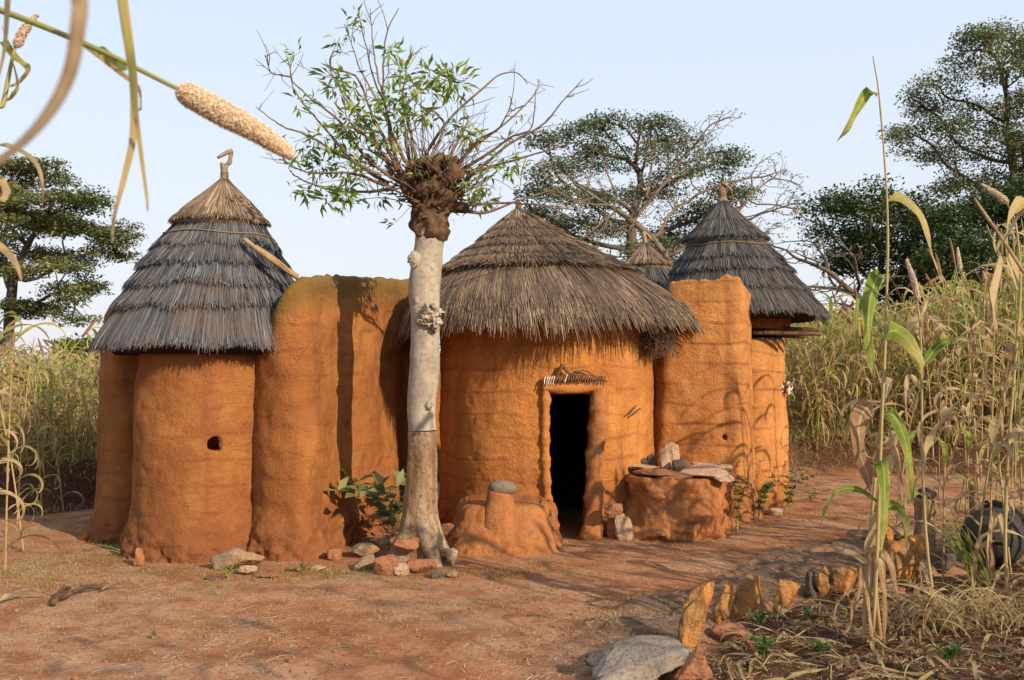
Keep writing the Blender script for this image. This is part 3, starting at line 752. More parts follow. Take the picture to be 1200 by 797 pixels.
# dark bundle of loose thatch hanging where the roof meets the next wall
g = Geo(); rr = np.random.default_rng(5)
for q in range(420):
    a = math.radians(rr.uniform(-38, -14)); r = rr.uniform(1.16, 1.34)
    p = np.array([HC[0]+r*math.cos(a), HC[1]+r*math.sin(a), rr.uniform(1.86, 2.0)]); ln = rr.uniform(.06, .22)
    tube(g, [p, p+np.array([rr.normal(0, .02), rr.normal(0, .02), -ln*.5]), p+np.array([rr.normal(0, .04), rr.normal(0, .04), -ln])], .003, 3, rr.uniform(0, .35), cap=False)
g.build('loose_thatch', HORN, rf)
# bones set in the mud above the door
ch = thing('jawbone_charm', 'row of small dark jawbones and horns pressed into mud above the doorway', 'bone charm', tuple(hsurf((675-600)/F*9.2, 1.46, .05)))
g = Geo()
L = [hsurf((px-600)/F*9.2, EYE+(HZ-py)/F*9.2, .025) for px, py in [(636, 446), (650, 444), (665, 443), (690, 443), (712, 445)]]
tube(g, catmull(L, 24), .026, 8, .5, .5, lump=.4, lsc=25); g.build('mud_ledge', MUD_HUT, ch)
rr = np.random.default_rng(8); g = Geo(); gb = Geo()
for q in range(26):
    px = 638+q*2.85; py = 441+3*abs(q-12)/12.+rr.uniform(-1, 1)
    p = hsurf((px-600)/F*9.2, EYE+(HZ-py)/F*9.2, .055); t = p+np.array([-.012+rr.uniform(-.01, .01), -.03, -.05-rr.uniform(0, .02)])
    tube(gb if q < 5 or rr.random() < .12 else g, catmull([p+np.array([.01, .02, .02]), p, t], 6), np.linspace(.009, .004, 6), 5, .5)
P = [hsurf((x-600)/F*9.2, EYE+(HZ-y)/F*9.2, .05) for x, y in [(651, 440), (655, 436), (659, 428), (663, 434), (670, 439)]]
tube(g, catmull(P, 14), np.r_[np.linspace(.012, .02, 7), np.linspace(.02, .008, 7)], 6, .5)
P = [hsurf((x-600)/F*9.2, EYE+(HZ-y)/F*9.2, .05) for x, y in [(672, 436), (684, 434), (694, 439), (698, 442)]]
tube(g, catmull(P, 10), .007, 6, .5)
g.build('horn', HORN, ch); gb.build('bone', BONE, ch)
for q, (a, b, lb) in enumerate([((736, 485), (752, 472), 'upper thin twig peg poking from the orange hut wall right of the doorway'), ((741, 486), (760, 476), 'lower thin twig peg poking from the orange hut wall right of the doorway')]):
    g = Geo(); p0 = hsurf((b[0]-600)/F*9.5, EYE+(HZ-b[1])/F*9.5, -.03); p1 = hsurf((a[0]-600)/F*9.5, EYE+(HZ-a[1])/F*9.5, .07)
    tube(g, catmull([p0, p1], 6), np.linspace(.010, .007, 6), 6, .5); tag(g.build('wall_peg', HORN), lb, 'wall peg')

# ================================================================== right wall
g = Geo()
fb = wall_ring(pxw([(756, 10.75), (764, 10.45), (800, 10.30), (835, 10.22), (850, 10.22), (856, 10.19), (868, 10.18), (880, 10.26), (886, 10.5), (888, 11.0)]), .36, 200, 4)
ft = wall_ring(pxw([(772, 10.75), (779, 10.48), (800, 10.40), (835, 10.34), (845, 10.33), (850, 10.33), (862, 10.31), (871, 10.36), (875, 10.6), (878, 11.0)]), .34, 200, 4)
pxs = ft[:200, 0]/ft[:200, 1]*F+600
zt = np.interp(pxs, [772, 778, 784, 800, 830, 843, 849, 856, 868, 874, 880], [2.20, 2.38, 2.51, 2.53, 2.52, 2.53, 2.57, 2.56, 2.55, 2.46, 2.40])
zt = zt+np.array([.02*fbm(x*13, 0, 3, 3) for x in ft[:200, 0]])
loft(g, fb, ft, np.r_[zt, zt[::-1]], rows=150, flare=.04, lump=.035, seed=31, round_r=.05,
     dent=[((W(752+100, 513, 10.15)[0]+.0, 10.2, W(0, 513, 10.2)[2]), .022, .15, (0, 1, 0))])
tag(g.build('mud_wall', MUD_R), 'tall flat-fronted pale orange mud wall with a ragged top, between the hut and the right tower', 'mud wall')

# ================================================================== right granary tower
RC = np.array([W(862, 400, 11.8)[0], 11.8])
tr = thing('granary_tower', 'mud granary with dark grey thatched cone behind the right wall, skulls hung beside it', 'granary tower', (RC[0], RC[1], 0))
g = Geo()
loft(g, ell(RC[0]+.0, RC[1], .60, .60, 220, 0, 1, .02), ell(RC[0]-.01, RC[1], .565, .57, 220, 0, 1, .02), 1.94, rows=110, flare=.05, lump=.03, seed=41, round_r=.06)
g.build('wall', MUD_R, tr)
g = Geo()
loft(g, ell(RC[0]-.02, RC[1], .64, .62, 160, 0, 1, .02), ell(RC[0]-.02, RC[1], .70, .66, 160, 0, 1, .02), 2.62, rows=50, flare=0, lump=.02, seed=43, zbot=2.04, basel=0)
o = g.build('grain_bin', MUD_HUT, tr); o['label'] = 'raised orange mud bin under the eave'
g = Geo(); rr = np.random.default_rng(3)
for q in range(9):
    y = -.62+q*.15; xx = .95-.25*abs(y)+rr.uniform(-.12, .08)
    tube(g, catmull([(RC[0]-.7, RC[1]+y, 1.985), (RC[0]+.1, RC[1]+y+rr.uniform(-.04, .04), 1.99), (RC[0]+xx, RC[1]+y+rr.uniform(-.06, .06), 1.985+rr.uniform(-.02, .01))], 9), np.linspace(rr.uniform(.03, .04), .02, 9), 8, .5, lump=.25, lsc=12)
for q, y in enumerate((-.35, -.1, .2)):
    tube(g, catmull([(RC[0]-.7, RC[1]+y, 2.045), (RC[0]+.2, RC[1]+y+.02, 2.05), (RC[0]+.88-q*.09, RC[1]+y-.03, 2.03)], 9), np.linspace(.038, .025, 9), 8, .5, lump=.2, lsc=12)
g.build('floor_beams', BARK_K, tr)
RAP = (W(847, 235, 11.8)[0], 11.8)
profR = [(0, .03, 3.58), (.12, .17, 3.42), (.28, .37, 3.18), (.5, .61, 2.86), (.75, .81, 2.55), (1, 1.01, 2.27)]
g = Geo(); roof_bed(g, RAP, RC, profR, off=.03); rf = g.build('thatched_roof', BED, tr)
g = Geo()
rowsR = courses([(.74, 1.06, .01, .0), (.78, 1.03, .0, .05), (.56, .80, .03, .02), (.42, .62, .05, .0), (.28, .50, .03, .02)])
ptR = thatch(g, RAP, RC, profR, rowsR, dens=.62, wid=.009, seed=31, ragged=.05)
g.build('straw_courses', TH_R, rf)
g = Geo(); profC = [(0, .025, 3.62), (.2, .12, 3.50), (.6, .31, 3.29), (1, .485, 3.11)]
thatch(g, RAP, (RAP[0]+.04, RC[1]), profC, [(0, .55, .012, 0), (.0, .8, .014, .05), (.25, 1.02, .02, .05), (.4, 1.0, .02, 0), (.5, 1.03, .012, 0)], dens=.6, wid=.009, seed=32, ragged=.03)
roof_bed(g, RAP, (RAP[0]+.04, RC[1]), profC, off=.012); g.build('roof_cap', TH_R, rf)
g = Geo(); ring_rope(g, ptR, .385, .02, .006); g.build('binding_rope', ROPE, rf)
g = Geo(); ap = np.array([RAP[0], 11.8, 3.60]); twisted_knot(g, ap+np.array([0, 0, .06]), .16, .035, seed=6)
tube(g, catmull([ap, ap+np.array([.02, 0, .16]), W(851, 212, 11.8)], 8), .02, 6, .5, lump=.3, lsc=20)
tube(g, catmull([W(846, 214, 11.75), W(852, 218, 11.75), W(858, 224, 11.75)], 6), np.linspace(.018, .01, 6), 6, .5)
g.build('finial', WOODG, rf)
# skulls
sk = W(914, 455, 11.6)
for q, (dx, dy, dzz, s, lb) in enumerate([(-.02, 0, -.01, 1.0, 'brown-stained animal skull hung on the right tower wall, nearer the mud'), (.10, .02, .02, .8, 'whiter animal skull dangling just outside the right tower wall')]):
    c = sk+np.array([dx, dy-.02, dzz]); t = thing('animal_skull', lb, 'skull', tuple(c), 'skulls hung on the right tower')
    g = Geo(); blob(g, c, (.062*s, .06*s, .07*s), 3, .25, 3, q); blob(g, c+np.array([-.02, -.05, -.07])*s, (.035*s, .045*s, .06*s), 3, .3, 3, q+3); g.build('cranium', BONE, t)
    g = Geo()
    for sx in (-1, 1): blob(g, c+np.array([sx*.03, -.055, .0])*s, (.016*s, .012*s, .018*s), 2, .1, 2, q)
    blob(g, c+np.array([-.05, -.02, -.05])*s, (.04*s, .04*s, .05*s), 2, .5, 3, q+9)
    g.build('eye_socket', HORN, t)
    g = Geo()
    for sx in (-1, 1): tube(g, catmull([c+np.array([sx*.04, 0, .04])*s, c+np.array([sx*.075, -.02, .075])*s, c+np.array([sx*.07, -.03, .12])*s], 7), np.linspace(.018, .005, 7)*s, 6, .5)
    g.build('horn', BONE if q else HORN, t)

# ================================================================== small granary behind, rear enclosure wall
SCN = np.array([W(757, 300, 13.4)[0], 13.4])
ts = thing('granary_tower', 'small far granary, only its grey thatched tip shows between the hut roof and right tower', 'granary tower', (SCN[0], SCN[1], 0))
g = Geo(); loft(g, ell(SCN[0], SCN[1], .45, .45, 120), ell(SCN[0], SCN[1], .42, .42, 120), 2.45, rows=60, lump=.03, seed=51); g.build('wall', MUD_R, ts)
profS = [(0, .02, 3.24), (.3, .2, 3.06), (.6, .40, 2.80), (1, .66, 2.40)]
g = Geo(); roof_bed(g, SCN, SCN, profS, off=.03, seg=48); rf = g.build('thatched_roof', BED, ts)
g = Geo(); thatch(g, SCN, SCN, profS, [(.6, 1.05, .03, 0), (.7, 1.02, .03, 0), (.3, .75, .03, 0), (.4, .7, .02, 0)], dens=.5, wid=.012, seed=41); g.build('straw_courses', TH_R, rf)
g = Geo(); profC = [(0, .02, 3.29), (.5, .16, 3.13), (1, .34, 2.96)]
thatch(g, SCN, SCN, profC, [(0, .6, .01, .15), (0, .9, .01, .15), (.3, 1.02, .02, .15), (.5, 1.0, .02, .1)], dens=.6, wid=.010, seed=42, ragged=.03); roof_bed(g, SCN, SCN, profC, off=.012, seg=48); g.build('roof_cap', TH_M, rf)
g = Geo(); tube(g, catmull([np.array([SCN[0], SCN[1], 3.25]), W(754, 272, 13.4)], 5), .028, 6, .5, lump=.3, lsc=20); tube(g, catmull([W(754, 273, 13.4), W(759, 275, 13.4), W(764, 282, 13.4)], 5), np.linspace(.022, .012, 5), 6, .5); g.build('finial', WOODY, rf)
g = Geo()
bk = np.array([(-3.7, 10.1), (-3.4, 11.8), (-2.2, 13.3), (-.3, 14.0), (1.2, 13.9), (2.2, 13.2), (2.65, 12.3)])
r_ = wall_ring(bk[::1], .3, 120, 4); loft(g, r_, r_, 1.75, rows=40, lump=.05, seed=61)
tag(g.build('rear_mud_wall', MUD_WALL), 'low curved mud wall closing the yard at the back, behind both towers', 'mud wall')

# ================================================================== mud benches
g = Geo()
bC = np.array([W(590, 600, 8.85)[0], 8.85])
fbt = ell(bC[0]+.0, 8.82, .52, .74, 200, 0, 3, .05, 2.6); ftp = ell(bC[0]+.02, 8.98, .44, .52, 200, 0, 3, .03, 2.6)
loft(g, fbt, ftp, .39, rows=34, flare=.03, lump=.055, seed=71, round_r=.13, basel=.02, fine=.02, zbot=-.1)
tag(g.build('mud_bench', MUD_BENCH), 'low rounded mud bench beside the doorway carrying a stubby cone', 'mud bench')
cc = W(586, 610, 8.55); cz = cc[2]-.005
t = thing('altar_cone', 'stubby mud cone capped by a smooth grey stone, standing on the left bench', 'altar', (cc[0], cc[1], cz))
g = Geo(); zs = np.linspace(0, .27, 16); tube(g, [(cc[0]+.003*math.sin(z*40), cc[1], cz-.22+z*1.815) for z in zs], np.interp(zs, [0, .05, .2, .27], [.20, .178, .130, .108]), 24, .5, .5, lump=.12, lsc=6); g.build('cone', MUD_BENCH, t)
g = Geo(); blob(g, (cc[0]+.02, cc[1], cz+.285), (.125, .12, .075), 4, .05, 1.2, 4, 0); tag(g.build('domed_stone', RK_DOME), 'smooth dark grey dome-shaped stone resting on the mud cone', 'stone')
g = Geo()
cB = np.array([W(790, 600, 9.75)[0], 9.72])
loft(g, ell(cB[0]-.06, 9.72, .60, .62, 220, 0, 1, .05, 2.5), ell(cB[0]-.05, 9.72, .55, .56, 220, 0, 1, .05, 2.5), .56, rows=40, flare=.03, lump=.14, seed=81, round_r=.05, basel=.05, fine=.035, zbot=-.1)
tag(g.build('mud_bench', MUD_BENCH), 'rough lumpy mud platform topped with flat stone slabs, against the right wall', 'mud bench')
# ------------------------------------------------------------------ trees
def colonize(seed_pts, A, step, kill, infl=None, iters=220, grav=0.0, rs=None):
    """grow branches from seed points towards the attractor cloud A; returns node positions, parents"""
    N = [np.array(p, float) for p in seed_pts]; par = [-1]+list(range(len(seed_pts)-1))
    A = A.copy(); P = np.array(N); D = np.linalg.norm(A[:, None]-P[None], axis=2); near = D.argmin(1); dist = D.min(1)
    rs = rs or np.random.default_rng(1); alive = np.ones(len(A), bool)
    for it in range(iters):
        idx = np.where(alive & ((dist < infl) if infl else True))[0]
        if len(idx) == 0: break
        u = np.unique(near[idx]); new = []
        dirs = A[idx]-np.array(N)[near[idx]]; dirs /= np.linalg.norm(dirs, axis=1)[:, None]+1e-9
        acc = np.zeros((len(N), 3)); np.add.at(acc, near[idx], dirs)
        for n in u:
            d = acc[n]; l = np.linalg.norm(d)
            if l < 1e-3: d = rs.normal(size=3); l = np.linalg.norm(d)
            d = d/l+rs.normal(0, .22, 3); d[2] += grav; d /= np.linalg.norm(d)
            new.append((n, N[n]+d*step))
        k0 = len(N)
        for n, p in new: N.append(p); par.append(int(n))
        NP = np.array(N[k0:]); D = np.linalg.norm(A[:, None]-NP[None], axis=2); m = D.argmin(1); dm = D[np.arange(len(A)), m]
        b = dm < dist; dist[b] = dm[b]; near[b] = m[b]+k0
        alive &= dist > kill
        if len(N) > 9000: break
    return np.array(N), np.array(par)
def skeleton_mesh(g, N, par, rtip, rmax, expo=2.2, sides=5, rnd=.5, minlen=2, lump=0, lsc=2):
    n = len(N); kids = [[] for _ in range(n)]
    for i in range(1, n): kids[par[i]].append(i)
    w = np.zeros(n); 
    for i in range(n-1, -1, -1):
        w[i] = rtip**expo if not kids[i] else sum(w[k] for k in kids[i])
    r = w**(1/expo); r = np.minimum(r, rmax); 
    tips = [i for i in range(n) if not kids[i]]
    st = [(0, None)]
    while st:
        s, p = st.pop(); ch = [s] if p is None else [p, s]; c = s
        while kids[c]:
            ks = sorted(kids[c], key=lambda k: -w[k]); c2 = ks[0]
            for k in ks[1:]: st.append((k, c))
            ch.append(c2); c = c2
        if len(ch) >= 2:
            P = N[ch].copy(); R = r[ch].copy()
            if p is not None: R[0] = min(R[0], R[1]*1.25)
            if len(P) > 3: P[1:-1] = .5*P[1:-1]+.25*(P[2:]+P[:-2])
            sd = 8 if R[0] > rmax*.4 else sides if R[0] > rtip*3 else 3
            tube(g, P, R, sd, rnd, lump=lump if sd == 8 else 0, lsc=lsc)
    return r, tips
def cloud(L, Y, rs, dens=1.0):
    "attractors in ellipsoids given by photo position and size (cx, cy, rx, ry, n, dy)"
    out = []
    for cx, cy, rx, ry, n, dy in L:
        c = W(cx, cy, Y+dy); s = Y/F; m = int(n*dens)
        v = rs.normal(size=(m, 3)); v /= np.linalg.norm(v, axis=1)[:, None]; v *= rs.uniform(0, 1, m)[:, None]**.4
        out.append(c+v*np.array([rx*s, max(rx, ry)*s*1.0, ry*s]))
    return np.vstack(out)
def tufts(g, pts, rs, k, rad, size, flat=.5, rn=(.0, 1.), aspect=.45, up=.5):
    C = np.repeat(pts, k, 0); n = len(C)
    C = C+np.clip(rs.normal(size=(n, 3)), -1.5, 1.5)*np.array([rad, rad, rad*flat])
    D = rs.normal(size=(n, 3)); D[:, 2] *= .5; D /= np.linalg.norm(D, axis=1)[:, None]
    N_ = rs.normal(size=(n, 3))*.55+np.array([0, 0, up*1.8])
    L_ = size*rs.uniform(.6, 1.3, n)
    clump = np.repeat(rs.normal(0, .16, len(pts)), k)
    leafquads(g, C, D, L_, L_*aspect, N_, np.clip(rs.uniform(*rn, n)*.75+.12+clump, 0, 1))
def big_tree(name, label, cat, base, seedpts, clouds, Y, step, kill, rtip, rmax, bark, leaf, k, rad, size, seed, flat=.5, group=None, dens=1, leafsel=1.0, aspect=.5, grav=0, expo=2.2, trunk_lump=.15, inner=0, rn=(0, 1)):
    rs = np.random.default_rng(seed)
    t = thing(name, label, cat, tuple(base), group)
    A = cloud(clouds, Y, rs, dens)
    N, par = colonize(seedpts, A, step, kill, rs=rs, grav=grav)
    g = Geo(); r, tips = skeleton_mesh(g, N, par, rtip, rmax, expo=expo, lump=trunk_lump, lsc=.8); g.build('trunk', bark, t)
    if k:
        tp = N[tips]; thin = np.where((r < rtip*2.6))[0]
        sel = thin[rs.random(len(thin)) < inner] if inner else np.array([], int)
        pts = np.vstack([tp, N[sel]]) if len(sel) else tp
        if leafsel < 1: pts = pts[rs.random(len(pts)) < leafsel]
        g = Geo(); tufts(g, pts, rs, k, rad, size, flat, aspect=aspect, rn=rn); g.build('crown', leaf, t)
    return t
GZ = .46
# far left: broad flat-topped tree
Y = 27.; b = W(10, 0, Y); b[2] = GZ
big_tree('flat_topped_tree', 'broad green layered tree at the far left behind the millet', 'tree', b,
         [b, b+[.1, 0, .8], W(8, 395, Y), W(12, 365, Y), W(14, 340, Y)],
         [(30, 200, 45, 16, 60, 0), (80, 232, 45, 14, 60, -1), (125, 275, 38, 12, 55, 0), (60, 262, 60, 14, 60, 2), (115, 300, 40, 9, 45, 1), (20, 240, 40, 20, 50, -2), (-40, 230, 60, 30, 80, 0), (60, 320, 50, 12, 50, -1),
          (100, 335, 28, 9, 25, 1), (20, 300, 50, 18, 50, 2), (40, 360, 45, 12, 40, 0), (85, 372, 22, 9, 20, -1), (-50, 310, 50, 30, 60, 0)],
         Y, .36, .40, .018, .42, BARK_D, LF_MID, 200, .27, .10, 3, dens=1.8, flat=.30, aspect=.55, inner=.4)
# behind: large rounded tree
Y = 38.; b = W(745, 0, Y); b[2] = GZ
big_tree('spreading_tree', 'large bluish green spreading tree behind the hut roof and the bare branches', 'tree', b,
         [b, b+[.1, 0, 2.], W(742, 330, Y), W(740, 290, Y), W(738, 262, Y)],
         [(640, 165, 26, 13, 40, 0), (680, 158, 26, 14, 40, 1), (722, 145, 30, 12, 50, -1), (765, 148, 30, 14, 50, 0), (800, 165, 26, 16, 40, 1), (650, 195, 34, 14, 45, -2), (700, 190, 30, 14, 40, 2), (745, 185, 36, 16, 45, 0), (810, 200, 34, 20, 45, -1),
          (640, 225, 34, 12, 40, 0), (690, 232, 36, 14, 40, -2), (660, 262, 34, 14, 35, 1), (760, 225, 40, 18, 40, 2), (700, 270, 40, 18, 40, 0), (830, 240, 30, 20, 35, 0), (790, 270, 40, 20, 35, 1), (850, 190, 26, 22, 40, 0), (860, 225, 26, 18, 36, 0), (640, 285, 34, 16, 36, 0), (690, 300, 40, 14, 36, 0), (625, 250, 20, 14, 26, 0), (760, 300, 60, 16, 40, 0)],
         Y, .42, .48, .026, .6, BARK_D, LF_BACK, 135, .34, .125, 4, dens=1.6, flat=.45, aspect=.6, inner=.35)
# bare spreading tree in front of it
Y = 21.; b = W(795, 0, Y); b[2] = GZ
rs = np.random.default_rng(11)
big_tree('bare_tree', 'gnarled nearly bare tree with pale twisting limbs reaching right, behind the right granary', 'tree', b,
         [b, b+[.0, 0, .9], W(797, 330, Y), W(784, 300, Y), W(765, 278, Y), W(742, 258, Y), W(722, 246, Y)],
         [(740, 240, 40, 24, 60, 0), (690, 215, 40, 22, 50, 1), (655, 235, 30, 30, 35, 0), (720, 275, 45, 22, 45, -1), (655, 290, 30, 22, 30, 0), (790, 220, 40, 36, 60, 1), (815, 175, 30, 24, 45, 0), (845, 140, 26, 12, 35, 0), (862, 132, 14, 8, 14, 1),
          (870, 220, 30, 26, 50, 0), (905, 205, 28, 20, 40, 1), (920, 240, 26, 18, 40, -1), (895, 268, 34, 16, 36, 1), (850, 260, 40, 30, 40, -1), (935, 215, 12, 18, 16, 0), (640, 205, 24, 20, 20, 0), (700, 180, 30, 16, 22, 1), (770, 175, 36, 20, 30, 1), (940, 250, 16, 14, 16, 0), (830, 150, 20, 12, 16, 0), (905, 185, 18, 12, 12, 0), (760, 290, 40, 20, 30, 0)],
         Y, .12, .15, .0065, .17, BARK_T, LF_FEATH, 12, .07, .055, 12, dens=5.5, flat=.7, leafsel=.4, aspect=.5, expo=2.45, trunk_lump=.3)
# long bare limbs of a fallen-looking tree at the right
Y = 19.; b = W(1010, 0, Y); b[2] = GZ
big_tree('bare_tree', 'low dark leafless tree whose limbs stretch left towards the right thatched cone', 'tree', b,
         [b, b+[.0, 0, .5], W(1020, 375, Y), W(1010, 350, Y)],
         [(960, 340, 50, 14, 50, 0), (930, 300, 34, 16, 40, 0), (960, 285, 40, 16, 40, 1), (1000, 300, 40, 16, 40, -1), (905, 285, 20, 12, 16, 1), (1040, 320, 40, 14, 30, 0), (985, 355, 40, 10, 30, 1)],
         Y, .12, .16, .008, .15, BARK_D, LF_DARK, 0, .1, .1, 21, dens=3.2, expo=2.0)
# dark leafy trees right of the granary
Y = 26.; b = W(1020, 0, Y); b[2] = GZ
big_tree('leafy_tree', 'dark dense leafy tree between the right granary and the tallest tree', 'tree', b,
         [b, b+[.0, 0, .8], W(1020, 370, Y), W(1022, 345, Y)],
         [(970, 245, 28, 16, 50, 0), (1010, 240, 34, 18, 60, -1), (1055, 250, 34, 20, 60, 0), (1085, 262, 30, 18, 50, 1), (985, 275, 34, 16, 50, 1), (1030, 285, 46, 20, 60, 0), (1080, 300, 40, 24, 60, -1), (1000, 310, 36, 14, 40, 0), (1060, 335, 50, 22, 60, 0), (1100, 340, 40, 30, 60, 0)],
         Y, .3, .34, .018, .3, BARK_D, LF_DARK, 200, .27, .11, 31, dens=1.3, flat=.7, aspect=.5, inner=.3)
Y = 24.; b = W(1180, 0, Y); b[2] = GZ
big_tree('leafy_tree', 'dark dense leafy tree at the right edge below the tallest tree', 'tree', b,
         [b, b+[.0, 0, .8], W(1180, 370, Y), W(1178, 340, Y)],
         [(1120, 260, 34, 22, 60, 0), (1160, 245, 36, 24, 70, 1), (1200, 235, 40, 28, 70, 0), (1130, 300, 40, 26, 70, -1), (1180, 290, 44, 28, 70, 0), (1230, 280, 40, 40, 80, 0), (1150, 345, 50, 24, 60, 0), (1210, 345, 50, 30, 60, 0), (1260, 340, 40, 40, 60, 0)],
         Y, .3, .34, .018, .3, BARK_D, LF_DARK, 200, .27, .11, 32, dens=1.3, flat=.7, aspect=.5, inner=.3)
# tall tree at the right
Y = 36.; b = W(1165, 0, Y); b[2] = GZ
big_tree('tall_tree', 'tallest tree, open sunlit crown with sky showing through, top right', 'tree', b,
         [b, b+[.0, 0, 3.], W(1170, 300, Y), W(1178, 250, Y), W(1192, 215, Y)],
         [(1140, 48, 26, 12, 45, 0), (1165, 42, 26, 14, 45, 1), (1130, 72, 26, 12, 40, 1), (1175, 80, 30, 16, 50, -1), (1200, 60, 24, 20, 45, 0), (1095, 105, 32, 12, 50, 0), (1085, 128, 26, 12, 40, 1), (1060, 158, 24, 14, 50, 0), (1100, 155, 36, 14, 55, -1),
          (1145, 140, 34, 18, 50, 1), (1130, 180, 44, 14, 60, 1), (1080, 172, 24, 10, 30, 0), (1180, 120, 30, 20, 45, 0), (1185, 170, 34, 22, 55, -1), (1125, 215, 40, 14, 50, 0), (1180, 215, 36, 18, 50, 1), (1230, 150, 40, 60, 110, 0), (1220, 80, 30, 30, 50, 0)],
         Y, .42, .46, .022, .5, BARK_D, LF_MID, 170, .30, .11, 33, dens=1.6, flat=.6, aspect=.6, inner=.3)
# low far trees
rs = np.random.default_rng(50)
far = [(95, 408, 28, 10, 60), (130, 412, 24, 12, 70), (-20, 400, 40, 18, 55), (170, 415, 30, 12, 75), (930, 398, 30, 10, 60), (975, 385, 34, 14, 48), (1030, 380, 36, 16, 44), (1080, 375, 40, 20, 42), (1140, 370, 44, 24, 40), (1210, 365, 50, 28, 40), (360, 415, 40, 12, 80), (480, 412, 40, 14, 85), (640, 412, 50, 14, 80), (800, 410, 40, 14, 70), (-120, 395, 60, 24, 50), (1330, 360, 60, 30, 45)]
names_ = ['left edge behind the millet, beside the flat-topped tree']
for q, (cx, cy, rx, ry, Yf) in enumerate(far):
    c = W(cx, cy, Yf); b = c.copy(); b[2] = .4
    t = thing('low_bush_tree', 'low dark bushy tree on the far horizon behind the millet', 'tree', tuple(b), 'low trees on the horizon')
    g = Geo(); tube(g, catmull([b, (b+c)/2+[.1, 0, 0], c], 6), np.linspace(.2, .06, 6), 6, .5); 
    for e_ in range(5): tube(g, catmull([(b+c)/2, c+rs.normal(size=3)*np.array([rx, rx, ry])*Yf/F*.5], 4), np.linspace(.08, .03, 4), 4, .5)
    g.build('trunk', BARK_D, t)
    P = cloud([(cx+rs.uniform(-.5, .5)*rx, cy+rs.uniform(-.3, .5)*ry, rx*.55, ry*.6, 22, rs.uniform(-1, 1)) for _ in range(7)], Yf, rs)
    g = Geo(); tufts(g, P, rs, 26, .4, .25, .7, aspect=.6); g.build('crown', LF_MID if q % 2 else LF_DARK, t)

# ================================================================== the pollarded tree in front of the wall
TY = 8.25
tp = thing('pollarded_tree', 'pale-barked pollarded tree with knotted head and leafy shoots, standing before the mud wall', 'tree', tuple(np.array([W(493, 650, TY)[0], TY, 0])))
def TW(px, py, dy=0): return W(px, py, TY+dy)
g = Geo()
P = catmull([TW(503, 240), TW(505, 265), TW(501, 300), TW(497, 340), TW(499, 385), TW(498, 430), TW(494, 470), TW(495, 504)], 60)[::-1]
R = np.interp(P[:, 2], [1.05, 1.5, 2.0, 2.6, 2.85, 3.0], [.116, .119, .124, .128, .126, .10])
tube(g, P, R, 40, .5, lump=.11, lsc=3.2, cap=False)
rs = np.random.default_rng(2)
for q in range(14):      # the knot half way up and smaller scars
    a = rs.uniform(-1.2, .9); c = TW(507, 375)+np.array([math.sin(a)*.06, -.12, rs.normal(0, .06)])
    blob(g, c+rs.normal(0, .02, 3), (rs.uniform(.02, .05), .03, rs.uniform(.02, .05)), 3, 1.1, 2.8, q, rot=(rs.uniform(0, 3), 0, 0))
for x, y, s in [(486, 305, .05), (504, 312, .03), (502, 475, .03), (489, 352, .025)]:
    blob(g, TW(x, y, -.105), (s, s*.6, s*1.3), 3, .6, 2.5, int(x))
g.build('trunk', BARK_W, tp)
g = Geo()
P = catmull([TW(495, 505), TW(495, 540), TW(493, 590), TW(492, 625), TW(492, 662)], 44); R = np.interp(P[:, 2], [-.1, .0, .15, .35, .6, .9, 1.1], [.25, .21, .172, .150, .137, .125, .119])
T_, U_, B_ = frames(P); sides = 48; V = []
for i_ in range(len(P)):
    for j_ in range(sides):
        a = j_*2*math.pi/sides; z = P[i_, 2]
        fl = 1+max(0, .40-z)*1.1*(max(0, math.cos(3*a+.6))**2)+.09*fbm(math.cos(a)*2.5, math.sin(a)*2.5, z*2, 3)+.03*fbm(math.cos(a)*9, math.sin(a)*9, z*7, 2)
        V.append([P[i_, 0]+R[i_]*fl*math.cos(a), P[i_, 1]+R[i_]*fl*math.sin(a), z])
i, j = np.meshgrid(np.arange(len(P)-1), np.arange(sides), indexing='ij'); i = i.ravel(); j = j.ravel(); k2 = (j+1) % sides
g.add(V, np.stack([i*sides+j, (i+1)*sides+j, (i+1)*sides+k2, i*sides+k2], 1), None, .5, .5)
for x, y, dy, ln in [(452, 660, -.18, .5), (527, 640, -.25, .3), (515, 655, -.4, .3)]:
    e_ = TW(x, y, dy); e_[2] = -.02
    tube(g, catmull([TW(492, 600), (TW(492, 625)+e_)/2+[0, 0, .04], e_], 14), np.linspace(.13, .03, 14), 12, .5, lump=.25, lsc=6)
o = g.build('lower_trunk', BARK_B, tp); o['label'] = 'brown peeled lower trunk with flared roots'
g = Geo()
P = catmull([TW(505, 282), TW(505, 262), TW(505, 240), TW(506, 220), TW(506, 204)], 24); tube(g, P, np.interp(np.linspace(0, 1, 24), [0, .25, .6, .85, 1], [.122, .150, .178, .165, .11]), 36, .5, lump=.55, lsc=7)
for a_, b_, r0 in [((500, 238), (474, 202), .085), ((490, 222), (466, 208), .05), ((510, 232), (538, 198), .09), ((520, 225), (541, 225), .05), ((510, 205), (520, 190), .09), ((500, 205), (493, 190), .07), ((505, 240), (548, 245), .06), ((512, 210), (535, 190), .06)]:
    p0 = TW(*a_); p1 = TW(b_[0], b_[1], rs.uniform(-.15, .15)); tube(g, catmull([p0, (p0+p1)/2+rs.normal(0, .02, 3), p1], 8), np.linspace(r0, r0*.8, 8), 14, .5, lump=.7, lsc=9)
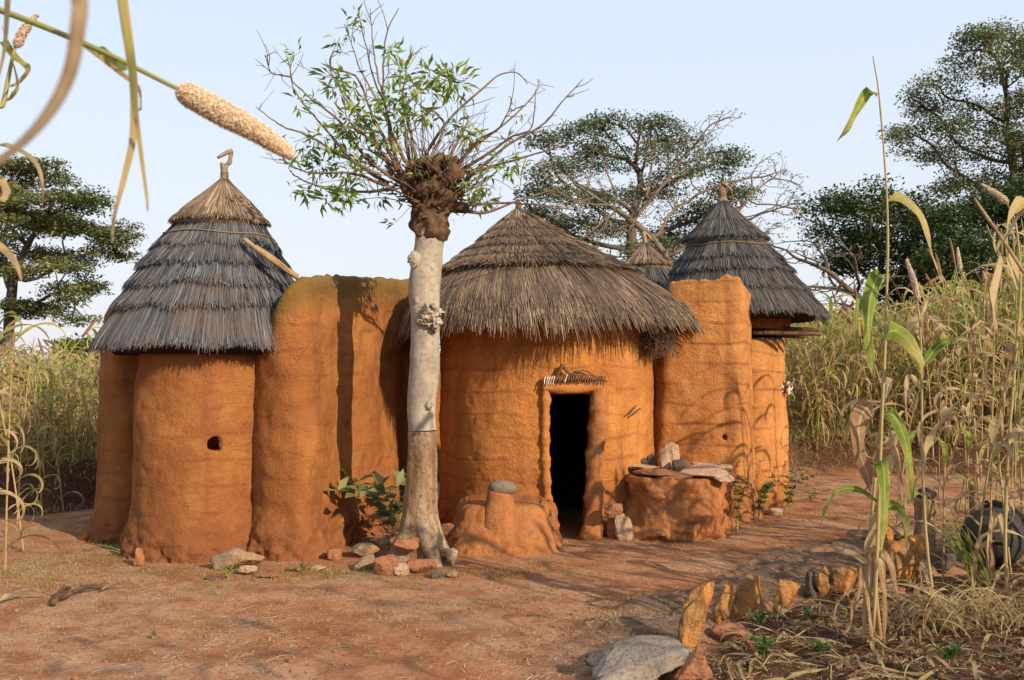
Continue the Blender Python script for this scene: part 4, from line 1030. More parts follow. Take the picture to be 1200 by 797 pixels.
for q in range(210):
    a = rs.uniform(0, 6.28); x = rs.normal(505, 18); y = rs.normal(220, 17)
    if abs(x-505) > 31-max(0, y-212)*.35 or y > 262 or y < 188: continue
    c = TW(x, y)+np.array([0, math.sin(a)*.16, 0]); s = rs.uniform(.010, .030)
    blob(g, c, (s*rs.uniform(.6, 1.9), s*.8, s*rs.uniform(.6, 2.1)), 2, 1.3, 2.6, q, rot=(rs.uniform(0, 3), rs.uniform(0, 3), 0))
for q in range(380):   # snapped stubs and bark flakes
    x = rs.normal(506, 20); y = rs.normal(215, 13); p = TW(x, y)+np.array([0, rs.normal(0, .12), 0]); d = rs.normal(size=3)+np.array([(x-505)*.03, 0, .5]); d /= np.linalg.norm(d)
    tube(g, [p, p+d*rs.uniform(.04, .10)], [.009, .004], 5, .5)
o = g.build('pollard_head', BARK_K, tp); o['label'] = 'knotted dark head of old cuts'
shoots = [
 [(470, 200), (459, 170), (452, 125), (436, 88), (429, 51), (419, 15)], [(468, 205), (458, 152), (449, 102), (452, 44), (466, 10)], [(465, 190), (452, 129), (439, 68), (434, 10)],
 [(470, 215), (430, 185), (395, 140), (370, 120), (344, 95), (337, 64)], [(442, 207), (412, 186), (388, 159), (361, 129), (341, 95), (343, 62)], [(341, 90), (330, 88), (317, 85), (310, 64)],
 [(446, 207), (402, 183), (361, 159), (327, 146), (300, 125)], [(450, 217), (412, 203), (361, 202), (327, 186)], [(460, 220), (432, 225), (385, 222), (350, 208), (340, 200)],
 [(465, 200), (446, 153), (436, 136), (419, 92), (388, 78), (391, 61), (400, 62)], [(490, 190), (480, 153), (473, 119), (475, 85), (483, 54)], [(482, 195), (475, 160), (476, 125), (500, 102), (517, 88), (534, 95)],
 [(490, 195), (510, 163), (534, 132), (568, 102), (585, 88), (605, 85), (619, 98)], [(537, 195), (551, 176), (595, 142), (625, 112), (632, 95)], [(548, 205), (571, 190), (595, 170), (636, 146), (659, 119), (683, 93)],
 [(540, 200), (575, 178), (600, 160), (622, 150), (628, 105)], [(548, 210), (560, 200), (605, 187), (656, 172), (700, 160)], [(548, 247), (571, 249), (605, 236), (656, 220), (700, 203)], [(548, 240), (605, 238), (683, 247)],
 [(460, 205), (432, 150), (408, 120), (393, 95), (386, 80)], [(475, 190), (462, 160), (447, 130), (420, 75), (408, 40)], [(500, 195), (520, 150), (505, 130), (483, 155)],
 [(455, 215), (425, 196), (395, 180), (378, 176)], [(465, 200), (440, 170), (415, 150), (395, 150)], [(520, 195), (545, 150), (550, 135)], [(530, 200), (560, 165), (585, 150), (600, 120)]]
lf = Geo(); clusters = []
def leaves_at(c, k, spread, L0, seed, droop=.3):
    r_ = np.random.default_rng(seed); C = c+r_.normal(0, spread, (k, 3)); D = (C-c)+r_.normal(0, spread*.8, (k, 3)); D[:, 2] -= spread*droop
    leafcards(lf, C, D, L0*r_.uniform(.6, 1.25, k), L0*.23*r_.uniform(.8, 1.2, k), r_.normal(size=(k, 3))+np.array([0, 0, .6]), np.clip(r_.beta(2, 2, k)+r_.normal(0, .1), 0, 1), curl=.35)
for q, sh in enumerate(shoots):
    dy0 = rs.uniform(-.1, .1); dy1 = rs.uniform(-.55, .55)
    P = np.array([W(x, y, TY+dy0+(dy1-dy0)*i_/(len(sh)-1)) for i_, (x, y) in enumerate(sh)])
    P = catmull(P, 26); P += np.array([.010*fbm(p[0]*9+q, p[1], p[2]*9, 2) for p in P])[:, None]
    r0 = .0155 if q not in (5,) else .006
    g = Geo(); tube(g, P, r0*(1-np.linspace(0, 1, 26)**.6)+.0035, 7, rs.uniform(0, 1), lump=.1, lsc=20)
    for e_ in range(rs.integers(5, 10)):
        i0 = rs.integers(7, 25); d = P[min(i0+1, 25)]-P[i0]; d /= np.linalg.norm(d)+1e-9; d = d+rs.normal(0, .65, 3); d /= np.linalg.norm(d); ln = rs.uniform(.08, .30)
        tube(g, catmull([P[i0], P[i0]+d*ln*.5+rs.normal(0, .015, 3), P[i0]+d*ln+rs.normal(0, .04, 3)], 6), np.linspace(.004, .0018, 6), 4, .5)
        if q in (0, 2, 3, 9, 10, 11, 4, 6, 7, 19, 20, 22, 23) and rs.random() < .14: leaves_at(P[i0]+d*ln, 11, .03, .10, q*40+e_)
    g.build('branch', BARK_S, tp)
g = Geo()
for q in range(110):     # thin young shoots
    x0 = rs.normal(505, 24); y0 = rs.uniform(195, 240); p = TW(x0, y0, rs.uniform(-.12, .12)); a = rs.uniform(-1.9, 1.7); ln = rs.uniform(.25, .95)
    d = np.array([math.sin(a)*.9+(x0-505)*.012, rs.normal(0, .55), math.cos(a)*.8+.35]); d /= np.linalg.norm(d)
    P = catmull([p, p+d*ln*.5+rs.normal(0, .05, 3), p+d*ln+rs.normal(0, .09, 3)-[0, 0, .05]], 9); tube(g, P, np.linspace(.0048, .0016, 9), 4, rs.uniform(0, 1))
    if rs.random() < .10:
        for i_ in (5, 8): leaves_at(P[i_], 6, .035, .09, 900+q*3+i_)
g.build('twigs', BARK_S, tp)
for q, (x, y, k_, sp) in enumerate([(458, 59, 16, .05), (534, 97, 46, .09), (525, 90, 24, .06), (503, 85, 22, .06), (391, 91, 20, .07), (395, 105, 14, .06), (408, 146, 40, .09), (425, 156, 30, .08), (361, 173, 20, .07), (375, 193, 30, .08), (407, 227, 44, .05), (358, 225, 18, .035), (383, 234, 20, .05), (459, 115, 30, .08), (473, 85, 26, .07),
        (490, 129, 20, .07), (517, 243, 34, .05), (446, 230, 10, .05), (544, 156, 20, .08), (535, 145, 12, .06), (595, 193, 22, .08), (561, 217, 24, .07), (564, 237, 26, .07), (425, 180, 24, .07), (446, 190, 18, .07), (430, 130, 20, .08), (470, 140, 14, .07), (415, 118, 14, .07), (452, 165, 16, .08), (405, 195, 20, .07), (498, 105, 22, .06), (480, 105, 14, .05), (395, 165, 20, .06), (555, 160, 10, .05), (378, 160, 12, .05), (548, 228, 16, .05), (505, 138, 10, .06)]):
    leaves_at(W(x, y, TY+rs.uniform(-.35, .35)), int(k_*1.45), sp*.58, .118, 300+q)
lf.build('foliage', LF_NEAR, tp)
# ------------------------------------------------------------------ stones
def Gp(px, py):
    p = G(px, py); p[2] = gz(p[0], p[1]); return p
def stone(px, py, w, h, mat, label, facets=7, sd=1, depth=None, yaw=0.0, lean=0.0, amp=.18, name='stone', cat='stone', zoff=0.0, at=None, sub=4, group=None, pitch=0.0):
    p = Gp(px, py) if at is None else np.array(at); s = p[1]/F; w = w*s/2*(1.35 if name == 'edging_stone' else 1.15); h = h*s/2*1.1; d = (depth*s/2 if depth else w*.8)
    g = Geo(); blob(g, (p[0], p[1], p[2]+h*.82+zoff), (w, d, h), sub, amp, 1.6, sd, facets, rot=(pitch, lean, yaw), fine=.07, box=(.5 if name == 'stone' else .45), taper=(.38 if name == 'edging_stone' else 0))
    return tag(g.build(name, mat), label, cat, group)
row = 'upright stones edging the field soil'
stone(812, 768, 40, 84, RK_OR, 'tallest jagged ochre standing stone, nearest of the edging row, leaning right', 6, 21, 26, .5, .38, .30, 'edging_stone', group=row)
stone(846, 737, 24, 50, RK_OR, 'pointed bright orange edging stone second from the tallest', 6, 25, 16, .4, .22, .30, 'edging_stone', group=row)
stone(876, 730, 36, 52, RK_OR, 'blocky orange edging stone with a grey flat top', 8, 33, 26, .2, .04, .14, 'edging_stone', group=row)
stone(921, 725, 36, 42, RK_OR, 'wedge shaped ochre edging stone leaning right, after the gap in the row', 6, 41, 18, .3, .55, .28, 'edging_stone', group=row)
stone(949, 703, 16, 34, RK_DK, 'narrow black edging stone beside a brown twin', 5, 44, 16, .2, .1, .2, 'edging_stone', group=row)
stone(962, 704, 16, 34, RK_OR, 'narrow brown edging stone beside a black twin', 5, 46, 16, .2, .05, .2, 'edging_stone', group=row)
stone(990, 700, 44, 34, RK_OR, 'broad low dark edging stone with an orange face, left of the millet stems', 7, 52, 26, .3, .5, .22, 'edging_stone', group=row)
stone(1058, 690, 48, 66, RK_OR, 'large ragged brown edging stone behind the foreground millet stems', 7, 57, 30, .1, .2, .28, 'edging_stone', group=row)
stone(1032, 668, 30, 52, RK_OR, 'dark brown leaning edging stone just behind the millet stems', 6, 59, 20, .1, .25, .28, 'edging_stone', group=row)
stone(1040, 703, 34, 16, RK_RED, 'small flat reddish stone at the foot of the millet stems', 6, 61)
stone(1105, 672, 28, 24, RK_DK, 'dark rounded stone right of the wooden stump', 6, 62)
stone(742, 802, 126, 23, RK_SLAB, 'big flat grey foreground slab with a sloping orange-flecked end', 9, 71, 120, .3, -.22, .12, name='stone_slab')
stone(764, 770, 74, 13, RK_SLAB, 'thin grey slab tucked behind the big foreground slab', 8, 72, 50, .3, -.1, .12, name='stone_slab')
stone(704, 797, 34, 20, RK_DK, 'small blackish stone left of the big foreground slab', 7, 73)
stone(812, 806, 50, 40, RK_RED, 'rough brown block under the tallest edging stone', 8, 74, 40, .1, .1, .15)
stone(856, 752, 40, 18, RK_RED, 'flat broken brown stone behind the litter, below the blocky edging stone', 8, 75)
stone(880, 770, 14, 14, RK_RED, 'small square reddish chunk on the dark soil', 8, 76)
stone(1034, 640, 70, 18, RK_GREY, 'low flat grey rock lying in the yard behind the millet stems', 7, 77, 60, amp=.2)
# stones by the left tower
stone(277, 668, 54, 30, RK_GREY, 'long rounded grey-brown rock lying against the foot of the left tower', 7, 81, 30, .1, 0, .2)
stone(290, 674, 20, 10, RK_PALE, 'small pale wedge of stone in front of the long rock', 7, 82)
stone(312, 677, 26, 6, RK_RED, 'thin flat reddish stone flush with the ground below the wall buttress', 6, 83, name='stone_slab')
stone(246, 681, 12, 6, RK_DK, 'tiny dark stone in front of the left tower', 6, 84)
stone(392, 656, 15, 14, RK_RED, 'small round brown stone at the corner of the wall buttress', 3, 85)
stone(163, 664, 14, 22, RK_RED, 'brown lump of stone at the left foot of the tower', 4, 86)
stone(344, 669, 20, 5, RK_RED, 'thin flat brown stone under the wall buttress', 6, 87, name='stone_slab')
stone(372, 668, 18, 5, RK_PALE, 'thin flat pale stone right of the wall buttress', 6, 88, name='stone_slab')
# stones round the foot of the tree
stone(428, 652, 30, 15, RK_GREY, 'flat bluish grey stone left of the tree root', 7, 91, 26)
stone(449, 645, 16, 14, RK_GREY, 'small grey stone nestled against the tree root', 6, 92)
stone(430, 668, 26, 16, RK_GREY, 'grey sloping stone lying in front of the left tree root', 7, 93, lean=-.4)
stone(453, 674, 26, 30, RK_RED, 'upright reddish block at the left end of the small stone pile', 8, 94, 20, amp=.1)
stone(476, 660, 28, 16, RK_RED, 'middle flat reddish brick-like stone in the pile before the tree', 9, 95, 20, amp=.08, zoff=.08)
stone(471, 674, 18, 16, RK_PALE, 'small square pale stone at the bottom of the pile', 8, 96, 14, amp=.1)
stone(493, 671, 32, 18, RK_RED, 'wide reddish stone at the bottom right of the pile', 9, 97, 20, amp=.08)
stone(496, 657, 30, 12, RK_RED, 'thin flat reddish stone lying on the wide one in the pile', 9, 98, 18, amp=.06, zoff=.11)
stone(482, 652, 34, 9, RK_RED, 'topmost orange tile-like stone of the pile before the tree', 9, 99, 20, amp=.06, zoff=.19)
stone(526, 642, 18, 14, RK_RED, 'rounded orange stone leaning on the bench end of the pile', 4, 100, 14, amp=.1, zoff=.1)
stone(519, 660, 12, 20, RK_RED, 'narrow upright reddish stone between pile and bench', 7, 101, 12)
stone(530, 662, 14, 20, RK_PALE, 'pale reddish stone standing next to the narrow one by the bench', 7, 102, 12)
stone(511, 676, 13, 10, RK_DK, 'little dark stone in front of the pile', 5, 103)
stone(529, 675, 14, 7, RK_GREY, 'little light grey stone in front of the bench', 6, 104)
# by the doorway
stone(719, 603, 20, 14, RK_RED, 'knobbly mud-coloured stone lump resting right of the door jamb', 3, 111, at=W(719, 603, 9.02), amp=.2)
stone(716, 630, 14, 28, RK_RED, 'dark narrow stone under the knobbly lump by the door', 5, 112, 12)
stone(731, 632, 20, 34, RK_PALE, 'upright pale rounded stone leaning beside the doorway', 5, 113, 10, 0, -.12, .08)
# slabs on the right bench
zt_ = .565
def slab(px, py, w, d, yaw, mat, label, sd, tilt=0.0, z=0.0, Y=None):
    Yb = Y or 9.4; p = W(px, py, Yb); p[2] += .06; g = Geo(); s = Yb/F; w *= 1.15
    blob(g, (p[0], Yb, p[2]), (w*s/2, d/2, .022), 4, .12, 1.3, sd, 8, rot=(tilt, .03, yaw), fine=.03, box=.5)
    return tag(g.build('stone_slab', mat), label, 'stone slab', 'slabs on the mud platform')
slab(770, 561, 62, .34, .1, RK_RED, 'reddish thin slab at the front left of the mud platform', 121, .1, Y=9.32)
slab(758, 555, 46, .28, .4, RK_PALE, 'pale slab at the left rim of the platform, under the upright stones', 122, .05, Y=9.55)
slab(791, 565, 44, .26, -.2, RK_RED, 'light slab at the middle front of the platform', 123, .15, Y=9.22)
slab(826, 560, 60, .38, -.3, RK_PALE, 'largest pale slab, tilted forward at the right of the platform', 124, .28, Y=9.28)
slab(836, 553, 50, .30, .2, RK_PALE, 'pink-grey slab lying behind the largest slab on the platform', 125, .06, Y=9.6)
slab(800, 557, 40, .26, .9, RK_PALE, 'pale slab in the middle of the platform', 126, .05, Y=9.58)
slab(846, 566, 26, .22, .5, RK_PALE, 'small pale slab hanging over the right end of the platform', 127, .3, Y=9.2)
stone(779, 552, 12, 38, RK_PALE, 'slim pale upright stone on the mud platform', 5, 131, 10, 0, -.08, .08, at=W(779, 556, 9.6))
stone(787, 550, 17, 34, RK_PALE, 'broader upright stone at the back of the mud platform', 4, 132, 14, 0, .03, .08, at=W(787, 552, 9.85))
stone(796, 552, 17, 18, RK_DK, 'round dark brown stone at the middle of the mud platform', 2, 133, 16, amp=.08, at=W(796, 556, 9.5))
stone(755, 552, 8, 13, RK_DK, 'small dark peg of stone, left of a pair on the platform rim', 2, 134, at=W(755, 550, 9.7))
stone(764, 552, 9, 18, RK_DK, 'small dark pointed stone, right of a pair on the platform rim', 2, 135, at=W(763, 550, 9.7))
stone(905, 603, 22, 8, RK_PALE, 'small flat pale stone under the weeds by the right tower', 7, 136)
# stumps
def stump(px, py, w, h, label, cap):
    p = Gp(px, py); s = p[1]/F; t = thing('wooden_post', label, 'post', tuple(p)); g = Geo()
    tube(g, catmull([p-[0, 0, .05], p+[.01, 0, h*s*.5], p+[0, 0, h*s]], 20), w*s/2, 20, .5, lump=.16, lsc=7)
    g.build('post', BARK_B, t)
    if cap:
        g = Geo(); blob(g, p+[0, 0, h*s+.03], (w*s*.62, w*s*.5, .06), 3, .2, 1.6, int(px), 6); tag(g.build('stone', RK_DK), 'dark reddish stone set on top of the short wooden post', 'stone')
stump(1083, 655, 24, 66, 'short thick wooden post with a stone on top, right of the millet stems', True)
stump(1143, 612, 15, 46, 'slimmer rounded wooden post farther back, behind the black pot', False)
# black pot lying at the right
pc = Gp(1164, 664); pr = .30; pk = .82
t = thing('clay_pot', 'large black clay pot lying tilted on the ground at the right edge', 'pot', tuple(pc))
g = Geo(); seg = 48; prof = [(0.02, -.27), (.14, -.255), (.24, -.18), (.29, -.06), (.295, .04), (.26, .15), (.20, .215), (.19, .24), (.225, .275), (.24, .28), (.225, .262), (.17, .235), (.18, .20), (.24, .13), (.27, .03), (.26, -.06), (.2, -.17), (.02, -.24)]
from mathutils import Euler
M = np.array(Euler((-.25, .75, .25)).to_matrix()); V = []
for r_, z_ in prof:
    for q in range(seg):
        a = q*2*math.pi/seg; V.append(M@np.array([r_*pk*math.cos(a), r_*pk*math.sin(a), z_*pk])+pc+[0, 0, .225])
i, j = np.meshgrid(np.arange(len(prof)-1), np.arange(seg), indexing='ij'); i = i.ravel(); j = j.ravel(); k2 = (j+1) % seg
g.add(V, np.stack([i*seg+j, i*seg+k2, (i+1)*seg+k2, (i+1)*seg+j], 1)); g.build('body', POT, t)

# ------------------------------------------------------------------ millet
def arch(p, az, ln, up, droop, n=12, curl=0.0):
    "leaf path that leaves the stem upwards and falls over"
    t = np.linspace(0, 1, n); d = np.array([math.cos(az), math.sin(az)])
    a = up-droop*t**1.3-curl*t**4; x = np.cumsum(np.cos(a))/n*ln; z = np.cumsum(np.sin(a))/n*ln
    x -= x[0]; z -= z[0]; sw = .12*ln*np.sin(t*2.5)*math.sin(az*5+ln*9)
    return np.stack([p[0]+d[0]*x-d[1]*sw, p[1]+d[1]*x+d[0]*sw, p[2]+z], 1)
def grain_head(g, P, R, seed, gs=.0032, dens=1.0):
    rr = np.random.default_rng(seed); n = int(dens*1.0*sum(2*math.pi*R[i]*np.linalg.norm(P[i+1]-P[i]) for i in range(len(P)-1))/(gs*gs*2.6))
    T, U, B = frames(P); f = np.sort(rr.uniform(0, len(P)-1.001, n)); i = f.astype(int); w = (f-i)[:, None]
    c = P[i]*(1-w)+P[i+1]*w; r = R[i]*(1-w[:, 0])+R[i+1]*w[:, 0]; a = rr.uniform(0, 6.283, n)
    D = U[i]*np.cos(a)[:, None]+B[i]*np.sin(a)[:, None]; c = c+D*(r*rr.uniform(.93, 1.07, n))[:, None]
    O = np.array([[1, 0, 0], [0, 1, 0], [-1, 0, 0], [0, -1, 0], [0, 0, 1], [0, 0, -1]], float)*gs
    s = rr.uniform(.7, 1.25, n); V = (c[:, None]+O[None]*s[:, None, None]).reshape(-1, 3)
    Fc = np.array([[0, 1, 4], [1, 2, 4], [2, 3, 4], [3, 0, 4], [1, 0, 5], [2, 1, 5], [3, 2, 5], [0, 3, 5]])
    Tt = (Fc[None]+(np.arange(n)*6)[:, None, None]).reshape(-1, 3); g.add(V, None, Tt, np.repeat(rr.uniform(0, 1, n), 6), 0)
    tube(g, P, R*.93, 10, .3)
def millet_proto(seed, h, nl=8, dry=.5, head=True, n=8, sides=4, lw=.032, ll=.5):
    rr = np.random.default_rng(seed); g = Geo(); lean = rr.normal(0, .16, 2)
    P = catmull([[0, 0, -.08], [lean[0]*.3*h, lean[1]*.3*h, h*.35], [lean[0]*h, lean[1]*h, h*.75], [lean[0]*h*1.7+rr.normal(0, .05), lean[1]*h*1.7, h]], 8)
    tube(g, P, np.linspace(.0095, .004, 8), sides, dry*.6+rr.uniform(0, .3), cap=False)
    for q in range(nl):
        t = .12+.8*q/nl+rr.uniform(-.04, .04); k_ = min(6, int(t*7)); p = P[k_]+(P[k_+1]-P[k_])*(t*7-k_)
        lowdry = max(0, .75-t)*.5
        blade(g, arch(p, rr.uniform(0, 6.28), ll*rr.uniform(.6, 1.15), rr.uniform(.6, 1.3), rr.uniform(1.6, 3.6), n), lw*rr.uniform(.6, 1.1), np.clip(dry+lowdry+rr.normal(0, .2), 0, 1), twist=rr.uniform(-1.5, 1.5))
    if head:
        e_ = P[-1]; d = (P[-1]-P[-2]); d /= np.linalg.norm(d); d = d+rr.normal(0, .15, 3)
        Q_ = catmull([e_, e_+d*.1, e_+d*.2+[0, 0, -.01]], 6); tube(g, Q_, np.array([.007, .013, .014, .013, .010, .005]), 5, rr.uniform(.8, 1), 1.0)
    return g
protos = [millet_proto(100+q, 1.0, nl=9+q % 3, dry=[.12, .35, .5, .2, .62, .28, .45, .7][q % 8], head=q % 6 == 1, lw=.042, ll=.5) for q in range(16)]
def hfield(x, y):
    if x < 0: return 1.35+.25*mn.noise((x*.5, y*.5, 0))
    return np.interp(x, [2, 4.5, 6, 8, 14], [1.3, 1.6, 2.0, 2.5, 2.75])+.25*mn.noise((x*.5, y*.5, 0))
def in_field(x, y):
    if y < bank_y(x)+.35: return False
    if -4.2 < x < 3.6 and y < 17.5: return False
    return True
# stalks standing nearest the bank are objects of their own
meshes = [p.mesh('millet_stalk', MILLET) for p in protos]
rs = np.random.default_rng(77); cnt = {0: 0, 1: 0}; spots = []
while cnt[0] < 80 or cnt[1] < 140:
    side = 1 if rs.random() < .64 else 0
    if (side and cnt[1] >= 140) or (not side and cnt[0] >= 80): continue
    x = rs.uniform(3.9, 9.5) if side else rs.uniform(-8.5, -4.4); y = bank_y(x)+.25+abs(rs.normal(0, 1.0))
    if not in_field(x, y+.1): continue
    cnt[side] += 1; q = rs.integers(0, 16); o = bpy.data.objects.new('millet_stalk', meshes[q]); COL.objects.link(o)
    o.location = (x, y, gz(x, y)-.03); o.rotation_euler = (rs.normal(0, .10), rs.normal(0, .10), rs.uniform(0, 6.28)); h = hfield(x, y)*rs.uniform(.72, 1.25); o.scale = (1.0*h**.35*1.1, 1.0*h**.35*1.1, h)
    tag(o, 'drying millet stalk in the thick front rows on the right bank behind the yard' if side else 'drying millet stalk in the front rows on the left bank beside the tower', 'millet', 'front rows of millet on the right' if side else 'front rows of millet on the left')
def mass(name, label, n, xr, yr, seed, lodesc):
    rs = np.random.default_rng(seed); g = Geo(); c = 0; tries = 0
    while c < n and tries < n*20:
        tries += 1
        y = yr[0]+(yr[1]-yr[0])*rs.random()**1.6; x = rs.uniform(*xr)*(1 if abs(xr[1]) < 12 else 1)
        if abs(x/y) > .62 or not in_field(x, y-.3): continue
        c += 1; h = hfield(x, y)*rs.uniform(.75, 1.1); p = protos[rs.integers(0, 16)]
        V = np.concatenate(p.V).copy(); a = rs.uniform(0, 6.28); cs, sn = math.cos(a), math.sin(a); k_ = h**.35*1.15
        V = np.stack([(V[:, 0]*cs-V[:, 1]*sn)*k_+x, (V[:, 0]*sn+V[:, 1]*cs)*k_+y, V[:, 2]*h+gz(x, y)-.03], 1)
        g.add(V, np.concatenate(p.Q), None, np.clip(np.concatenate(p.R)+rs.normal(0, .08), 0, 1), np.concatenate(p.A2))
    o = g.build(name, MILLET); tag(o, label, 'millet field', kind='stuff')
mass('millet_field', 'dense mass of green and straw coloured millet behind the right bank', 1350, (3.6, 24), (15.5, 38), 5, 0)
mass('millet_field', 'dense mass of yellowing millet left of the granary tower', 760, (-20, -4.2), (11, 34), 6, 0)
mass('millet_field', 'millet rows far behind the walled compound', 260, (-5, 5), (17.5, 36), 9, 0)
# undergrowth of dead grass on the banks
for nm, (x0, x1), n, lb in (('dry_grass', (2.9, 9.5), 7500, 'tangled dry grass on the dark bank below the right millet'), ('dry_grass', (-8.5, -3.9), 3200, 'tangled dry grass on the dark bank below the left millet')):
    g = Geo(); rs = np.random.default_rng(n)
    for q in range(n):
        x = rs.uniform(x0, x1); y = bank_y(x)+rs.normal(.5, .5); z = gz(x, y)
        if y < bank_y(x)-.3: continue
        inb = y > bank_y(x)+.5; ln = rs.uniform(.2, .75) if inb else rs.uniform(.12, .35)
        blade(g, arch((x, y, z-.01), rs.uniform(0, 6.28), ln, rs.uniform(.8, 1.5), rs.uniform(.6, 3.2), 5), rs.uniform(.005, .015), np.clip(rs.normal(.62, .16) if rs.random() < .75 else rs.uniform(.05, .3), 0, 1), fold=.2)
    tag(g.build(nm, MILLET), lb, 'dry grass', kind='stuff')

# ---- foreground plants built one by one
def plant(name, label, cat, base, group=None): return thing(name, label, cat, tuple(base), group)
def leafp(par, pts, wpx, Y, rnd, twist=0, dys=None, n=18, wave=.06, label=None, fold=.25):
    P = [W(x, y, Y+(dys[i_] if dys else .06*math.sin(i_*1.7))) for i_, (x, y) in enumerate(pts)]
    C_ = catmull(P, n); m_ = C_[-1]-C_[0]; sd_ = np.cross(m_, [0, 1., 0]); sd_ = sd_/(np.linalg.norm(sd_)+1e-9)+np.array([.1, .25, .1])
    g = Geo(); blade(g, C_, wpx*Y/F*1.25, rnd, fold, twist=twist*.6-.2, wave=wave, side=sd_); o = g.build('leaf', MILLET, par)
    return o
def stemp(par, pts, r0, r1, Y, rnd, dys=None):
    P = [W(x, y, Y+(dys[i_] if dys else 0)) for i_, (x, y) in enumerate(pts)]; P = catmull(P, 40)
    R = np.linspace(r0, r1, 40)*(1+.22*(np.arange(40) % 8 == 0)); g = Geo(); tube(g, P, R, 8, rnd); return g.build('stem', MSTEM, par)
Yr = 5.45
b = Gp(1022, 776); t = plant('millet_plant', 'tallest foreground millet stem with a single yellow-green leaf high up', 'millet', b)
stemp(t, [(1022, 780), (1028, 640), (1033, 500), (1038, 380), (1040, 250), (1031, 120), (1023, 66)], .012, .0035, Yr, .55)
leafp(t, [(1026, 112), (1018, 108), (1004, 130), (993, 152), (980, 167)], 13, Yr, .18, 1.0)
leafp(t, [(1040, 236), (1055, 230), (1078, 250), (1088, 275), (1093, 298), (1104, 330)], 11, Yr, .42, 1.2)
leafp(t, [(1038, 330), (1030, 322), (1020, 350), (1018, 390), (1022, 425), (1025, 450)], 19, Yr, .12, .8)
leafp(t, [(1037, 392), (1050, 388), (1068, 404), (1080, 430), (1082, 440)], 20, Yr, .22, .5)
leafp(t, [(1036, 390), (1020, 372), (1008, 350), (1004, 372), (1006, 425)], 10, Yr, .05, .8)
leafp(t, [(1033, 486), (1048, 488), (1062, 520), (1068, 560), (1071, 600)], 15, Yr, .08, .6)
leafp(t, [(1032, 540), (1036, 552), (1037, 600), (1033, 650)], 16, Yr-.1, .10, .5)
leafp(t, [(1028, 588), (1005, 574), (985, 574), (970, 590), (961, 618)], 8, Yr, .05, .8)
leafp(t, [(1030, 600), (1050, 592), (1062, 610), (1064, 640)], 11, Yr, .12, .8)
leafp(t, [(1030, 520), (1046, 520), (1056, 560), (1058, 600)], 12, Yr, .75, 1.6)
leafp(t, [(1026, 640), (1014, 660), (1006, 700), (996, 705)], 10, Yr, .8, 1.0)
b = Gp(1032, 764); t = plant('millet_plant', 'foreground millet stem with large dried pinkish leaves, just beside the tallest one', 'millet', b)
stemp(t, [(1034, 768), (1026, 690), (1024, 600), (1030, 520), (1035, 455), (1038, 400)], .014, .008, Yr+.15, .9)
leafp(t, [(1032, 472), (1020, 474), (1008, 492), (1008, 530), (1018, 560), (1024, 590)], 24, Yr+.15, .85, .6)
leafp(t, [(1030, 560), (1040, 545), (1050, 528), (1056, 520)], 14, Yr+.1, .72, .5)
leafp(t, [(1026, 600), (1030, 640), (1038, 700), (1036, 765)], 16, Yr, .75, 1.5)
leafp(t, [(1024, 620), (1018, 660), (1020, 720), (1026, 770)], 14, Yr, .7, 1.5)
leafp(t, [(1026, 640), (1044, 660), (1052, 700), (1060, 735)], 9, Yr, .78, 1.5)
b = Gp(1016, 760); t = plant('millet_plant', 'short broken dry millet stem in the foreground clump, left of the tall ones', 'millet', b)
stemp(t, [(1012, 764), (1014, 700), (1020, 620), (1026, 560)], .013, .009, Yr+.05, .75)
leafp(t, [(1016, 660), (1000, 650), (975, 640), (958, 640)], 7, Yr, .7, 1.5)
leafp(t, [(1014, 690), (1002, 705), (996, 735), (985, 745)], 8, Yr, .8, 1.5)
Yq = 6.3
b = Gp(1098, 722); t = plant('millet_plant', 'slender dry millet stem right of the wooden post, with a curled leaf', 'millet', b)
stemp(t, [(1098, 726), (1086, 640), (1081, 540), (1080, 450), (1078, 380), (1070, 320)], .012, .005, Yq, .6)
g = Geo(); Ph = catmull([W(1076, 352, Yq), W(1071, 330, Yq), W(1062, 304, Yq)], 20); grain_head(g, Ph, np.interp(np.linspace(0, 1, 20), [0, .1, .6, 1], [.010, .019, .018, .006]), 3, gs=.004); g.build('seed_head', MGRAIN2, t)
leafp(t, [(1080, 545), (1092, 508), (1108, 490), (1122, 492), (1122, 515), (1112, 545)], 8, Yq, .75, 1.2)
leafp(t, [(1079, 400), (1074, 385), (1082, 372), (1093, 374), (1096, 392)], 7, Yq, .7, 1)
leafp(t, [(1080, 370), (1090, 352), (1104, 348), (1115, 356), (1108, 372)], 6, Yq, .75, 1)
leafp(t, [(1080, 430), (1100, 405), (1112, 400), (1122, 398)], 10, Yq, .0, .6)
leafp(t, [(1080, 460), (1066, 440), (1062, 470), (1064, 500)], 8, Yq, .65, .9)
leafp(t, [(1082, 560), (1074, 540), (1064, 560), (1062, 610), (1066, 650)], 8, Yq, .8, 1.2)
Yq = 6.6
b = Gp(1180, 700); t = plant('millet_plant', 'dry millet plant with drooping brown heads close to the right border', 'millet', b)
stemp(t, [(1180, 704), (1178, 620), (1182, 520), (1190, 420), (1196, 330), (1190, 262), (1180, 238)], .013, .006, Yq, .6)
g = Geo(); Ph = catmull([W(1181, 238, Yq), W(1168, 228, Yq), W(1150, 216, Yq)], 20); grain_head(g, Ph, np.interp(np.linspace(0, 1, 20), [0, .1, .6, 1], [.012, .023, .021, .006]), 4, gs=.004); g.build('seed_head', MGRAIN2, t)
leafp(t, [(1188, 250), (1200, 232), (1192, 238), (1182, 262), (1180, 300)], 12, Yq, .45, 1.2)
leafp(t, [(1194, 340), (1180, 300), (1166, 340), (1166, 370), (1170, 400)], 14, Yq, .6, 1.4)
